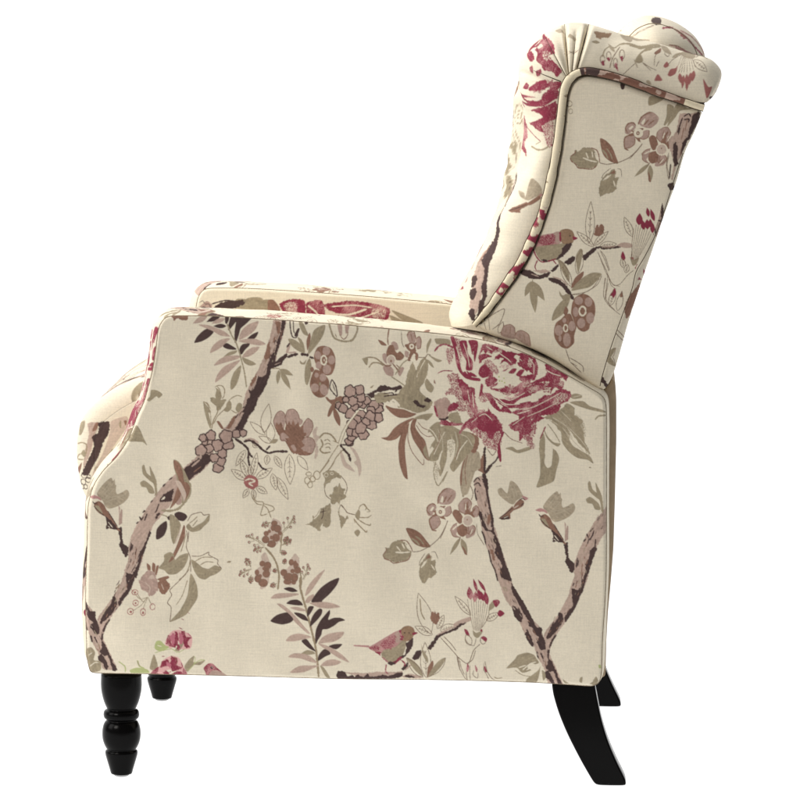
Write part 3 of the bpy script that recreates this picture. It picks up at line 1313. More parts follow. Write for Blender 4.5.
SEEN = dict(B=(208,199,180), D=(72,57,55), M=(171,149,136), P=(164,140,129), Q=(182,164,150), W=(130,99,84),
            w=(112,80,68), O=(147,135,113), A=(160,147,127), a=(182,172,152), o=(142,127,104), l=(114,95,80),
            R=(128,52,68), K=(172,104,116), G=(163,168,118), T=(168,128,124), V=(150,96,92), Z=(137,112,90),
            Y=(150,160,70), k=(203,160,156), c=(204,193,168))
def lin(c):
    c = np.asarray(c, float)/255
    return np.where(c <= .04045, c/12.92, ((c+.055)/1.055)**2.4)
KL = 0.80                                     # light that falls on the side panel, so albedo = seen / KL
COL = {k: (np.minimum(lin(v)/KL, .9)).astype(np.float32) for k, v in SEEN.items()}
R_ = 5                                        # print raster: samples per drawing unit

def chaikin(P, n=2, closed=True):
    for _ in range(n):
        if closed:
            Q = np.roll(P, -1, 0)
            P = np.stack([.78*P+.22*Q, .22*P+.78*Q], 1).reshape(-1, 2)
        else:
            A, B = P[:-1], P[1:]
            P = np.vstack([P[:1], np.stack([.75*A+.25*B, .25*A+.75*B], 1).reshape(-1, 2), P[-1:]])
    return P

def catmull(P, closed=True, tau=.40, n=6):
    P = np.asarray(P, float)
    if len(P) < 3: return P
    if closed: A, B, Z, D = P, np.roll(P, -1, 0), np.roll(P, 1, 0), np.roll(P, -2, 0)
    else:
        E = np.vstack([P[:1], P, P[-1:]]); Z, A, B, D = E[:-3], E[1:-2], E[2:-1], E[3:]
    L = np.hypot(*(B-A).T)[:, None]
    m0 = tau*(B-Z); m1 = tau*(D-A)
    c = lambda m: m*np.minimum(1, 1.1*L/np.maximum(np.hypot(*m.T)[:, None], 1e-6))
    m0, m1 = c(m0), c(m1)
    t = np.linspace(0, 1, n, endpoint=False)[None, :, None]
    h = (2*t**3-3*t**2+1)*A[:, None]+(t**3-2*t**2+t)*m0[:, None]+(-2*t**3+3*t**2)*B[:, None]+(t**3-t**2)*m1[:, None]
    h = h.reshape(-1, 2)
    return h if closed else np.vstack([h, P[-1:]])

def resample(P, step, closed=True):
    if closed: P = np.vstack([P, P[:1]])
    d = np.hypot(*np.diff(P, axis=0).T); s = np.concatenate([[0], np.cumsum(d)])
    n = max(3, int(s[-1]/step))
    t = np.linspace(0, s[-1], n, endpoint=not closed)
    return np.stack([np.interp(t, s, P[:, 0]), np.interp(t, s, P[:, 1])], 1)

def rough(P, amp):
    P = resample(P, .55)
    T = np.roll(P, -1, 0)-np.roll(P, 1, 0); T /= np.maximum(np.hypot(*T.T)[:, None], 1e-6)
    n = rng.normal(0, 1, len(P)); n = (n+np.roll(n, 1)*1.1+np.roll(n, 2)*.7)/1.5
    return P+np.stack([T[:, 1], -T[:, 0]], 1)*(n*amp)[:, None]

def vnoise(u, v, scale, seed):
    r = np.random.default_rng(seed).normal(0, 1, (64, 64))
    x = np.asarray(u)/scale; y = np.asarray(v)/scale
    i = np.floor(x).astype(int); j = np.floor(y).astype(int); fx = x-i; fy = y-j
    fx = fx*fx*(3-2*fx); fy = fy*fy*(3-2*fy); g = lambda a, b: r[b % 64, a % 64]
    return (g(i, j)*(1-fx)+g(i+1, j)*fx)*(1-fy)+(g(i, j+1)*(1-fx)+g(i+1, j+1)*fx)*fy

ENGRAVE = dict(O=.15, A=.14, P=.13, W=.16, M=.12, Q=.08, T=.10, Z=.12, R=.10, V=.12, D=.12)
def bark(cv, P, w, M=None, n=70):
    P = resample(catmull(np.array(P, float), False), 1, False); T = np.gradient(P, axis=0); T /= np.hypot(*T.T)[:, None]; Nn = np.stack([T[:, 1], -T[:, 0]], 1)
    for _ in range(n):
        i = rng.integers(2, len(P)-8); L = rng.integers(2, 7); o = rng.uniform(-.42, .42)*w
        q = P[i:i+L+1]+Nn[i:i+L+1]*(o+np.cumsum(rng.normal(0, .12, L+1)))[:, None]
        if M is not None: q = q@M[:, :2].T+M[:, 2]
        cv.line(q, rng.uniform(.25, .8), rng.choice(['D', 'W', 'W', 'Q', 'D', 'O']))
class Canvas:
    def __init__(s, x0, y0, x1, y1):
        s.x0, s.y0 = x0, y0; s.W = int((x1-x0)*R_); s.H = int((y1-y0)*R_)
        s.a = np.empty((s.H, s.W, 3), np.float32); s.a[:] = COL['B']
    def mask(s, P):
        P = (np.asarray(P)-(s.x0, s.y0))*R_
        xa = int(max(0, np.floor(P[:, 0].min()))); xb = int(min(s.W, np.ceil(P[:, 0].max())+1))
        ya = int(max(0, np.floor(P[:, 1].min()))); yb = int(min(s.H, np.ceil(P[:, 1].max())+1))
        if xb <= xa or yb <= ya: return None
        Q = np.roll(P, -1, 0)
        up = np.where(P[:, 1] < Q[:, 1], 1, -1)
        lo = np.minimum(P[:, 1], Q[:, 1]); hi = np.maximum(P[:, 1], Q[:, 1])
        r0 = np.clip(np.ceil(lo-.5), ya, yb).astype(int); r1 = np.clip(np.ceil(hi-.5), ya, yb).astype(int)
        n = r1-r0; k = n > 0
        if not k.any(): return None
        P, Q, up, r0, n = P[k], Q[k], up[k], r0[k], n[k]
        idx = np.repeat(np.arange(len(n)), n)
        row = np.arange(n.sum())-np.repeat(np.cumsum(n)-n, n)+r0[idx]
        x = P[idx, 0]+(row+.5-P[idx, 1])*(Q[idx, 0]-P[idx, 0])/(Q[idx, 1]-P[idx, 1])
        c = np.clip(np.ceil(x-.5), xa, xb).astype(int)
        acc = np.zeros((yb-ya, xb-xa+1), np.int16)
        np.add.at(acc, (row-ya, c-xa), up[idx])
        return (slice(ya, yb), slice(xa, xb)), np.cumsum(acc, 1)[:, :xb-xa] != 0
    def fill(s, P, col):
        m = s.mask(P)
        if not m: return
        amp = ENGRAVE.get(col, 0)
        if not amp: s.a[m[0]][m[1]] = COL[col]; return
        # engraved shading: fine strokes that follow the length of the shape
        j, i = np.nonzero(m[1])
        if len(j) < 30: s.a[m[0]][m[1]] = COL[col]; return
        q = np.stack([i, j], 1).astype(float)/R_; q -= q.mean(0)
        w_, V_ = np.linalg.eigh(np.cov(q[::max(1, len(q)//800)].T)); q = q@V_
        g = vnoise(q[:, 1]+200, q[:, 0]*7+300+2*vnoise(q[:, 1]+90, q[:, 0]+90, 6, 4), 7., 3)*.6+vnoise(q[:, 1]*2.2+200, q[:, 0]*2.2+200, 3., 6)*.5
        s.a[m[0]][m[1]] = COL[col]*(1+amp*np.clip(g, -1.6, 1.6))[:, None]
    def stipple(s, P, col, dens=.52):
        m = s.mask(P)
        if not m: return
        (ys, xs), k = m
        yy, xx = np.mgrid[ys, xs]
        cell = rng.random((s.H//2+2, s.W//2+2))
        cell2 = rng.random((s.H//3+2, s.W//3+2))
        jx = (np.sin(yy*.9)+np.sin(xx*.37+yy*.2)).astype(int); jy = (np.sin(xx*.8)+np.sin(yy*.31)).astype(int)
        v = .5*cell[np.clip((yy+jy)//2, 0, s.H//2), np.clip((xx+jx)//2, 0, s.W//2)]+.5*cell2[np.clip((yy+jx)//3, 0, s.H//3), np.clip((xx+jy)//3, 0, s.W//3)]
        s.a[ys, xs][k & (v < dens)] = COL[col]
    def line(s, P, w, col):
        P = np.asarray(P, float); w = w*(1.35 if col == 'D' else 1.2)
        P = resample(catmull(P, False), .7, False) if len(P) > 2 else resample(P, .7, False)
        T = np.gradient(P, axis=0); T /= np.maximum(np.hypot(*T.T)[:, None], 1e-6)
        N = np.stack([T[:, 1], -T[:, 0]], 1)
        h = np.full(len(P), w/2); h = h*(1+.18*rng.normal(0, 1, len(P))); e = min(3, len(P)//2)
        h[:e] *= np.linspace(.5, 1, e); h[-e:] *= np.linspace(1, .4, e)
        A = P+N*h[:, None]; B = P-N*h[:, None]
        for i in range(0, len(P)-1, 6):
            j = min(i+7, len(P))
            s.fill(np.vstack([A[i:j], B[i:j][::-1]]), col)
    def speckle(s):
        '''the red ink takes unevenly: paler grain inside the big flowers'''
        k = np.abs(s.a-COL['R']).sum(-1) < .05
        j, i = np.nonzero(k)
        if not len(j): return
        x, y = i/R_, j/R_
        v = .55*vnoise(x+50, y+50, 9., 51)+.30*vnoise(x+50+.4*y, y*.3+50, 2.2, 52)+.55*rng.normal(0, 1, (s.H//2+1, s.W//2+1))[j//2, i//2]
        m = np.clip((v-.45)*1.6, 0, .62)[:, None]
        s.a[j, i] = s.a[j, i]*(1-m)+COL['k']*m
    def blur(s):
        a = s.a
        for ax in (0, 1):
            a = (np.roll(a, 1, ax)+np.roll(a, -1, ax)+2*a)/4
        for ax in (0, 1):
            a = (np.roll(a, 1, ax)+np.roll(a, -1, ax)+2*a)/4
        s.a = a
    def sample(s, u, v):
        x = np.clip((np.asarray(u)-s.x0)*R_-.5, 0, s.W-1.001); y = np.clip((np.asarray(v)-s.y0)*R_-.5, 0, s.H-1.001)
        i = x.astype(int); j = y.astype(int); fx = (x-i)[..., None]; fy = (y-j)[..., None]
        a = s.a
        return (a[j, i]*(1-fx)+a[j, i+1]*fx)*(1-fy)+(a[j+1, i]*(1-fx)+a[j+1, i+1]*fx)*fy

def ell(cx, cy, rx, ry, ang=0, n=26):
    t = np.linspace(0, 2*np.pi, n, endpoint=False); a = math.radians(ang)
    x, y = rx*np.cos(t), ry*np.sin(t)
    return np.stack([cx+x*math.cos(a)-y*math.sin(a), cy+x*math.sin(a)+y*math.cos(a)], 1)

def lens(b, t, w, bend=0.):
    b = np.asarray(b, float); t = np.asarray(t, float); d = t-b; L = np.hypot(*d); n = np.array([-d[1], d[0]])/L
    s = np.linspace(0, 1, 14); h = w/2*np.sin(np.pi*s**.85)
    mid = b+s[:, None]*d+n*(bend*L*.35*4*s*(1-s))[:, None]
    return mid, mid+n*h[:, None], mid-n*h[:, None]

def draw(cv, key, M=None):
    """M: 2x3 affine applied to the drawing."""
    ox = oy = 0.; sc = 8.
    def X(p):
        p = np.asarray(p, float)/sc+(ox, oy)
        if M is not None: p = p@M[:, :2].T+M[:, 2]
        return p
    def pts(tok): return np.array([[float(v) for v in t.split(',')] for t in tok])
    for ln in DATA[key].strip().splitlines():
        k, *tok = ln.split()
        if k == 'o':
            ox, oy = float(tok[0]), float(tok[1]); sc = float(tok[2]) if len(tok) > 2 else 8.
        elif k == 'f': cv.fill(catmull(X(pts(tok[1:]))), tok[0])
        elif k == 'p': cv.fill(X(pts(tok[1:])), tok[0])
        elif k == 'r': cv.fill(rough(catmull(X(pts(tok[1:])), tau=.25), .25 if tok[0] != 'M' else .2), tok[0])
        elif k == 's': cv.stipple(rough(catmull(X(pts(tok[1:]))), .5), tok[0], .56 if tok[0] == 'R' else .43)
        elif k == 'l': cv.line(X(pts(tok[2:])), float(tok[1])/sc, tok[0])
        elif k == 'e':
            c, r = pts(tok[1:3]); cv.fill(X(ell(*c, *r, float(tok[3]))), tok[0])
        elif k == 'c':
            c, r = pts(tok[2:4]); E = ell(*c, *r); cv.line(X(np.vstack([E, E[:1]])), float(tok[1])/sc, tok[0])
        elif k == 'v':
            mid, a, b = lens(*pts(tok[1:3]), float(tok[3])); cv.fill(X(np.vstack([a, b[::-1]])), tok[0])
        elif k == 'y':
            p = pts(tok[2:4]); w = float(tok[1])/sc
            mid, a, b = lens(*p, float(tok[4]))
            cv.line(X(a), w, tok[0]); cv.line(X(b), w, tok[0])
            if tok[5] == '1':
                cv.line(X(mid[1:11]), w*.8, tok[0])
                for i in (3, 5, 7, 9):
                    for side in (a, b): cv.line(X(np.array([mid[i], mid[i+1]*.55+side[i+1]*.45])), w*.7, tok[0])
        elif k == 'k':
            b, t = pts(tok); d = t-b; n = np.array([-d[1], d[0]])
            cv.line(X(np.array([b, b+.5*d+n*.05, t])), .6, 'o'); cv.line(X(np.array([b+n*.06, b+.5*d+n*.12, t])), .45, 'o')
            for q, sgn in ((1, 0), (.8, 1), (.75, -1), (.5, 1), (.45, -1), (.9, .4)):
                e = b+q*d+n*.2*sgn; cv.line(X(np.array([b+(q-.2)*d, e])), .5, 'o')
                E = ell(*e, 9, 10); cv.line(X(np.vstack([E, E[:1]])), .55, 'l')
                cv.fill(X(ell(*(e+d/np.hypot(*d)*3), 5, 5)), 'V')
        elif k == 'n':
            cells = []
            for t in tok:
                x, y, r = map(float, t.split(','))
                E = ell(x, y, 1, 1, rng.uniform(0, 360), 30); th = np.linspace(0, 2*np.pi, 30, endpoint=False)
                lob = 1+.085*np.cos(rng.integers(4, 7)*th+rng.uniform(0, 6))+.05*np.cos(3*th+rng.uniform(0, 6))
                cells.append((np.array([x, y])+(E-(x, y))*(r*lob)[:, None]*(1, rng.uniform(.9, 1.1))))
            for E in cells[::-1]:
                cv.fill(X(E), 'P'); cv.line(X(np.vstack([E, E[:1]])), .9, 'D')

def shift(dx, dy): return np.array([[1, 0, dx], [0, 1, dy]], float)
def turn(src, dst, deg, k=1.):
    a = math.radians(deg); m = np.array([[math.cos(a), -math.sin(a)], [math.sin(a), math.cos(a)]])*k
    return np.hstack([m, (np.array(dst)-m@np.array(src))[:, None]])

side = Canvas(74, 306, 618, 696)
for M in (None, shift(-446, -16)):
    draw(side, 'vtrunk', M); bark(side, [(480,490),(487,530),(500,570),(516,605),(535,640),(552,675)], 12, M)
for M in (None, shift(-446, -16)):
    draw(side, 'vbr', M); bark(side, [(606,508),(592,540),(580,580),(566,606),(549,640)], 13, M, 60)
draw(side, 'cluster'); draw(side, 'birds'); draw(side, 'birds', shift(-446, -13))
draw(side, 'bird1'); draw(side, 'magno'); draw(side, 'birdbranch'); draw(side, 'bird'); draw(side, 'side')
bark(side, [(280,322),(266,368),(251,402),(238,424)], 12); draw(side, 'side2'); draw(side, 'peony'); side.speckle()
side.blur()
wing_cv = Canvas(440, 60, 730, 400)
draw(wing_cv, 'cluster', turn((397, 551), (585, 157), 17.5)); draw(wing_cv, 'wing'); wing_cv.blur()
band_cv = Canvas(440, 10, 730, 340); draw(band_cv, 'band'); band_cv.speckle(); band_cv.blur()
seat_cv = Canvas(64, 380, 150, 540); draw(seat_cv, 'seat'); seat_cv.blur()
farin_cv = Canvas(180, 280, 480, 330); draw(farin_cv, 'farin'); farin_cv.speckle(); farin_cv.blur()

def repeat(u, v):
    """The same cloth anywhere else: the print repeats sideways and is turned over up and down."""
    u = 90+np.mod(np.asarray(u)-90, 446.); p = np.mod(np.asarray(v)-322, 2*345.); v = 322+np.where(p > 345, 690-p, p)
    return side.sample(u, v)

# ------------------------------------------------------------------ camera: long lens, a little above, nearly side-on
FPX, DIST, VP = 4232., 5.73, (171.6, -466.)
KPX = DIST/FPX                                # metres per drawing unit on the near side of the chair
yc = np.array([*VP, FPX]); yc /= np.linalg.norm(yc)
def axes(rho):
    xc = np.array([math.cos(rho), math.sin(rho), 0.]); xc[2] = -(xc[0]*yc[0]+xc[1]*yc[1])/yc[2]
    xc /= np.linalg.norm(xc); return np.stack([xc, yc, np.cross(xc, yc)])
def setcam(rho, zh=0.):
    A = axes(rho); f = A[:, 2]; return A, np.array([0, 0, zh])-f*(DIST/f[1])*1.0
def unproj(A, cam, u, v, y):
    u, v, y = np.broadcast_arrays(np.asarray(u, float), np.asarray(v, float), np.asarray(y, float))
    d = np.stack([(u-400)/FPX, (v-400)/FPX, np.ones_like(u)], -1)@A.T
    t = (y-cam[1])/d[..., 1]
    return cam+d*t[..., None]
lo, hi = -.05, .05
for _ in range(50):
    mid = (lo+hi)/2; A, cam = setcam(mid)
    dz = unproj(A, cam, 610, 784, .04)[2]-unproj(A, cam, 121, 776.5, .045)[2]
    A2, cam2 = setcam(lo); dl = unproj(A2, cam2, 610, 784, .04)[2]-unproj(A2, cam2, 121, 776.5, .045)[2]
    if dz*dl > 0: lo = mid
    else: hi = mid
A, cam = setcam(lo)
cam = cam-(0, 0, unproj(A, cam, 610, 784, .04)[2])
def Wp(u, v, y): return unproj(A, cam, u, v, y)
print('roll', math.degrees(lo), 'cam', cam)

cd = bpy.data.cameras.new('camera'); co = bpy.data.objects.new('camera', cd); C.objects.link(co); scene.camera = co
cd.sensor_width = 36; cd.lens = FPX/800*36; cd.clip_end = 200
Mx = np.eye(4); Mx[:3, 0] = A[:, 0]; Mx[:3, 1] = -A[:, 1]; Mx[:3, 2] = -A[:, 2]; Mx[:3, 3] = cam
co.matrix_world = Matrix(Mx.tolist())

# ------------------------------------------------------------------ materials
def nodes(name):
    m = bpy.data.materials.new(name); m.use_nodes = True; nt = m.node_tree
    return m, nt, nt.nodes['Principled BSDF']
def fabric_mat():
    m, nt, bs = nodes('printed_linen'); N = nt.nodes.new; L = nt.links.new
    at = N('ShaderNodeAttribute'); at.attribute_name = 'print'
    tc = N('ShaderNodeTexCoord')
    def noise(scale, detail=2.):
        mp = N('ShaderNodeMapping'); mp.inputs['Scale'].default_value = scale
        n = N('ShaderNodeTexNoise'); n.inputs['Scale'].default_value = 1; n.inputs['Detail'].default_value = detail
        L(tc.outputs['Object'], mp.inputs[0]); L(mp.outputs[0], n.inputs['Vector']); return n.outputs['Fac']
    weft = noise((38, 38, 800)); warp = noise((760, 760, 55)); cloud = noise((9, 9, 9), 3); fine = noise((420, 420, 420), 1)
    def mul(a, k, b=None):
        x = N('ShaderNodeMath'); x.operation = 'MULTIPLY_ADD'; L(a, x.inputs[0]); x.inputs[1].default_value = k
        if b is None: x.inputs[2].default_value = 1-k*.5
        else: L(b, x.inputs[2])
        return x.outputs[0]
    f = mul(weft, .24); f2 = mul(warp, .16); f3 = mul(cloud, .05); f4 = mul(fine, .18)
    def prod(a, b):
        x = N('ShaderNodeMath'); x.operation = 'MULTIPLY'; L(a, x.inputs[0]); L(b, x.inputs[1]); return x.outputs[0]
    tot = prod(prod(f, f2), prod(f3, f4))
    mx = N('ShaderNodeVectorMath'); mx.operation = 'SCALE'; L(at.outputs['Color'], mx.inputs[0]); L(tot, mx.inputs['Scale'])
    L(mx.outputs[0], bs.inputs['Base Color'])
    bs.inputs['Roughness'].default_value = .92; bs.inputs['Specular IOR Level'].default_value = .12
    bs.inputs['Sheen Weight'].default_value = .04; bs.inputs['Sheen Roughness'].default_value = .5
    bp = N('ShaderNodeBump'); bp.inputs['Strength'].default_value = .28; bp.inputs['Distance'].default_value = .0006
    L(prod(f, f2), bp.inputs['Height']); L(bp.outputs[0], bs.inputs['Normal'])
    return m
def plain(name, col, rough=.5, spec=.3, bump=None, coat=0):
    m, nt, bs = nodes(name); N = nt.nodes.new; L = nt.links.new
    n = N('ShaderNodeTexNoise'); n.inputs['Scale'].default_value = 60; n.inputs['Detail'].default_value = 4
    tc = N('ShaderNodeTexCoord'); L(tc.outputs['Object'], n.inputs['Vector'])
    r = N('ShaderNodeMapRange'); r.inputs['To Min'].default_value = .85; r.inputs['To Max'].default_value = 1.15; L(n.outputs['Fac'], r.inputs['Value'])
    v = N('ShaderNodeVectorMath'); v.operation = 'SCALE'; v.inputs[0].default_value = col; L(r.outputs[0], v.inputs['Scale'])
    L(v.outputs[0], bs.inputs['Base Color'])
    bs.inputs['Roughness'].default_value = rough; bs.inputs['Specular IOR Level'].default_value = spec
    bs.inputs['Coat Weight'].default_value = coat
    return m
M_FAB = fabric_mat()
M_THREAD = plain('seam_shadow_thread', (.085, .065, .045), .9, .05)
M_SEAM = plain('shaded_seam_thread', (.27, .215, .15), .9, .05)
M_LEG = plain('black_lacquer', (.0022, .002, .002), .2, .085)
M_GLIDE = plain('grey_nylon', (.42, .42, .42), .4, .4)
M_LINING = plain('dark_lining', (.03, .026, .022), .95, .05)
M_REAR_SHADED = plain('shaded_rear_cloth', (.43, .335, .235), .95, .05)  # brown is the rear panel's shade put into the cloth colour
M_BUTTON = M_FAB

# ------------------------------------------------------------------ mesh pieces
class Piece:
    """Collects grids of vertices with a print colour each; build() links them as one mesh."""
    def __init__(s): s.v = []; s.c = []; s.f = []; s.n = 0
    def grid(s, P, col, wrap_u=False, flip=False, keep=None, need=None):
        ny, nx = P.shape[:2]
        if col.ndim == 1: col = np.broadcast_to(col, P.shape)
        idx = np.arange(ny*nx).reshape(ny, nx)+s.n
        if wrap_u: idx = np.hstack([idx, idx[:, :1]])
        q = np.stack([idx[:-1, :-1], idx[:-1, 1:], idx[1:, 1:], idx[1:, :-1]], -1).reshape(-1, 4)
        if flip: q = q[:, ::-1]
        if keep is not None:
            kf = keep.ravel()[q-s.n]; q = q[kf.all(1) & need.ravel()[q-s.n].any(1)]
            used = np.zeros(ny*nx, bool); used[(q-s.n).ravel()] = True; new = np.cumsum(used)-1+s.n; q = new[q-s.n]
            s.v.append(P.reshape(-1, 3)[used]); s.c.append(np.asarray(col).reshape(-1, 3)[used]); s.f.append(q); s.n += int(used.sum()); return
        s.v.append(P.reshape(-1, 3)); s.c.append(np.asarray(col).reshape(-1, 3)); s.f.append(q); s.n += ny*nx
    def build(s, name, mat, parent=None):
        v = np.vstack(s.v).astype(np.float32); f = np.vstack(s.f).astype(np.int32); c = np.vstack(s.c).astype(np.float32)
        me = bpy.data.meshes.new(name)
        me.vertices.add(len(v)); me.vertices.foreach_set('co', v.ravel())
        me.loops.add(f.size); me.loops.foreach_set('vertex_index', f.ravel())
        me.polygons.add(len(f)); me.polygons.foreach_set('loop_start', np.arange(0, f.size, 4, dtype=np.int32))
        me.update(calc_edges=True)
        me.polygons.foreach_set('use_smooth', np.ones(len(f), bool))
        a = me.attributes.new('print', 'FLOAT_COLOR', 'POINT')
        a.data.foreach_set('color', np.hstack([c, np.ones((len(c), 1), np.float32)]).astype(np.float32).ravel())
        me.materials.append(mat)
        o = bpy.data.objects.new(name, me); C.objects.link(o); o.parent = parent
        return o

def spline(P, step=.8, closed=False, it=3):
    P = np.asarray(P, float)
    if closed and np.sum(P[:, 0]*np.roll(P[:, 1], -1)-np.roll(P[:, 0], -1)*P[:, 1]) < 0: P = P[::-1]
    P = catmull(P, closed, .45)
    return resample(P, step, closed)

def soft(P, step=1.2, passes=5):
    P = np.asarray(P, float)
    if np.sum(P[:, 0]*np.roll(P[:, 1], -1)-np.roll(P[:, 0], -1)*P[:, 1]) < 0: P = P[::-1]
    P = resample(P, step)
    for _ in range(passes): P = (np.roll(P, 1, 0)+np.roll(P, -1, 0)+2*P)/4
    return P

def edge_dist(u, v, O, rmax):
    """distance (drawing units) of points to outline O, capped at rmax"""
    d = np.full(u.shape, rmax, float); P = np.stack([u.ravel(), v.ravel()], 1); out = d.ravel()
    cell = {}
    O = resample(O, .5)
    lo = O.min(0)-rmax; k = np.floor((O-lo)/rmax).astype(int); W = k[:, 0].max()+3
    near = np.zeros((k[:, 1].max()+4, W+1), bool)
    for dx in (-1, 0, 1):
        for dy in (-1, 0, 1): near[np.clip(k[:, 1]+dy, 0, near.shape[0]-1), np.clip(k[:, 0]+dx, 0, W)] = True
    kp = np.floor((P-lo)/rmax).astype(int); kp[:, 0] = np.clip(kp[:, 0], 0, W); kp[:, 1] = np.clip(kp[:, 1], 0, near.shape[0]-1)
    sel = np.where(near[kp[:, 1], kp[:, 0]])[0]
    for i in range(0, len(sel), 4000):
        q = P[sel[i:i+4000]]
        out[sel[i:i+4000]] = np.minimum(rmax, np.sqrt(((q[:, None]-O[None])**2).sum(-1).min(1)))
    return out.reshape(u.shape)

def panel(piece, O, y0, step, cv, rad=4., puff=0., sign=-1, wob=0., seed=1, colour=None, yref=None):
    """Flat upholstered panel filling outline O (drawing units), rounded over at its edge. sign -1 faces the camera side."""
    O = np.asarray(O)
    O = resample(O, .6)
    ua, va = O.min(0)-step*1.5; ub, vb = O.max(0)+step*1.5
    u, v = np.meshgrid(np.arange(ua, ub, step), np.arange(va, vb, step)); ny, nx = u.shape
    ins = np.zeros(u.shape, bool); xl = np.full(ny, 1e9); xr = np.full(ny, -1e9); rows = v[:, 0]
    for (x0, ya), (x1, yb) in zip(O, np.roll(O, -1, 0)):
        if ya == yb: continue
        for j in np.where((rows >= min(ya, yb)) & (rows < max(ya, yb)))[0]:
            x = x0+(rows[j]-ya)*(x1-x0)/(yb-ya); ins[j] ^= u[j] > x; xl[j] = min(xl[j], x); xr[j] = max(xr[j], x)
    grow = ins.copy()
    grow[1:] |= ins[:-1]; grow[:-1] |= ins[1:]; g2 = grow.copy(); g2[:, 1:] |= grow[:, :-1]; g2[:, :-1] |= grow[:, 1:]
    rim = g2 & ~ins; jj, ii = np.where(rim)
    for a in range(0, len(jj), 3000):
        q = np.stack([u[jj[a:a+3000], ii[a:a+3000]], v[jj[a:a+3000], ii[a:a+3000]]], 1)
        o = O[((q[:, None]-O[None])**2).sum(-1).argmin(1)]
        u[jj[a:a+3000], ii[a:a+3000]] = o[:, 0]; v[jj[a:a+3000], ii[a:a+3000]] = o[:, 1]
    xl = np.where(xl > 1e8, 0, xl); xr = np.where(xr < -1e8, 0, xr)
    d = edge_dist(u, v, O, max(rad, 3.)); d = np.minimum(d, rad)/rad
    drop = rad*KPX*(1-np.sqrt(np.maximum(0, 1-(1-d)**2)))
    w = wob*(vnoise(u, v, 70, seed)+.5*vnoise(u, v, 31, seed+1))*d
    if puff:
        cu = (O[:, 0].min()+O[:, 0].max())/2
        bell = np.clip((u-xl[:, None])*(xr[:, None]-u)/((xr-xl).max()/2)**2, 0, 1)*np.clip((v-va)*(vb-v)/((vb-va)/2)**2, 0, 1)
        w = w+puff*np.sqrt(bell)
    P = Wp(u, v, y0 if yref is None else yref)
    P = P.copy(); P[..., 1] = y0-sign*drop+sign*w
    piece.grid(P, (colour or cv.sample)(u, v), flip=sign > 0, keep=g2, need=ins)

def border(piece, O, y0, y1, bulge, cols, closed=True, nk=22, wob=.0006, yref=0.):
    """Boxing strip that joins two panels; bulge(i) in metres outward per outline point."""
    n = len(O); T = np.roll(O, -1, 0)-np.roll(O, 1, 0)
    if not closed: T[0] = O[1]-O[0]; T[-1] = O[-1]-O[-2]
    T /= np.maximum(np.hypot(*T.T)[:, None], 1e-6); Nn = np.stack([T[:, 1], -T[:, 0]], 1)      # outward for clockwise (screen) outlines
    if closed:
        for _ in range(6): Nn = (np.roll(Nn, 1, 0)+np.roll(Nn, -1, 0)+2*Nn)/4
    t = np.linspace(0, 1, nk)**1.0; t = .5-.5*np.cos(np.pi*t)
    prof = np.sin(np.pi*t)**.55
    base = Wp(O[:, 0], O[:, 1], yref)
    s = np.concatenate([[0], np.cumsum(np.hypot(*np.diff(O, axis=0).T))])
    P = np.zeros((nk, n, 3)); col = np.zeros((nk, n, 3))
    for k in range(nk):
        off = (bulge*prof[k]+wob*vnoise(s, np.full(n, t[k]*80), 26, 5)*prof[k])
        P[k, :, 0] = base[:, 0]+Nn[:, 0]*off; P[k, :, 2] = base[:, 2]-Nn[:, 1]*off
        P[k, :, 1] = y0+(y1-y0)*t[k]
        col[k] = cols(s, t[k]*(y1-y0)/KPX, O)
    piece.grid(P, col, wrap_u=closed, flip=True)

def tube(piece, P3, r, col, nr=10):
    P3 = np.asarray(P3); T = np.gradient(P3, axis=0); T /= np.linalg.norm(T, axis=1)[:, None]
    a = np.cross(T, (0, 1, 0)); a /= np.maximum(np.linalg.norm(a, axis=1)[:, None], 1e-9); b = np.cross(T, a)
    th = np.linspace(0, 2*np.pi, nr, endpoint=False)
    r = np.broadcast_to(r, (len(P3),))[:, None, None]
    G = P3[:, None]+r*(a[:, None]*np.cos(th)[:, None]+b[:, None]*np.sin(th)[:, None])
    if callable(col): col = col(len(P3), nr)
    piece.grid(G, col, wrap_u=True, flip=True)

def lathe(piece, cx, cy, prof, col=np.ones(3), nr=48):
    th = np.linspace(0, 2*np.pi, nr, endpoint=False); prof = np.asarray(prof)
    G = np.stack([cx+prof[:, :1]*np.cos(th), cy+prof[:, :1]*np.sin(th), np.repeat(prof[:, 1:], nr, 1)], -1)
    piece.grid(G, col, wrap_u=True)

def empty(name, loc=(0, 0, 0)):
    o = bpy.data.objects.new(name, None); C.objects.link(o); o.location = loc; o.empty_display_size = .1; return o

# ------------------------------------------------------------------ the chair
WIDTH, ARM = .680, .112
chair = empty('armchair', tuple(Wp(360, 780, WIDTH/2)*(1, 1, 0)))
chair['label'] = 'cream wing back armchair in floral and bird print linen with four black wooden legs'
chair['category'] = 'armchair'
bpy.context.view_layer.update()
def own(o, parent=chair):
    """parent while keeping the place"""
    o.parent = parent; o.matrix_parent_inverse = parent.matrix_world.inverted(); return o
def build(piece, name, mat, parent=chair): return own(piece.build(name, mat), parent)
def mirrored(o, parent=chair):
    """the same part on the far side of the chair"""
    c = o.copy(); C.objects.link(c)
    Mm = Matrix.Translation((0, WIDTH, 0)) @ Matrix.Diagonal((1, -1, 1, 1))
    c.parent = parent; c.matrix_parent_inverse = Matrix.Identity(4)
    c.matrix_basis = parent.matrix_world.inverted() @ Mm
    return c
CREAM = COL['B']

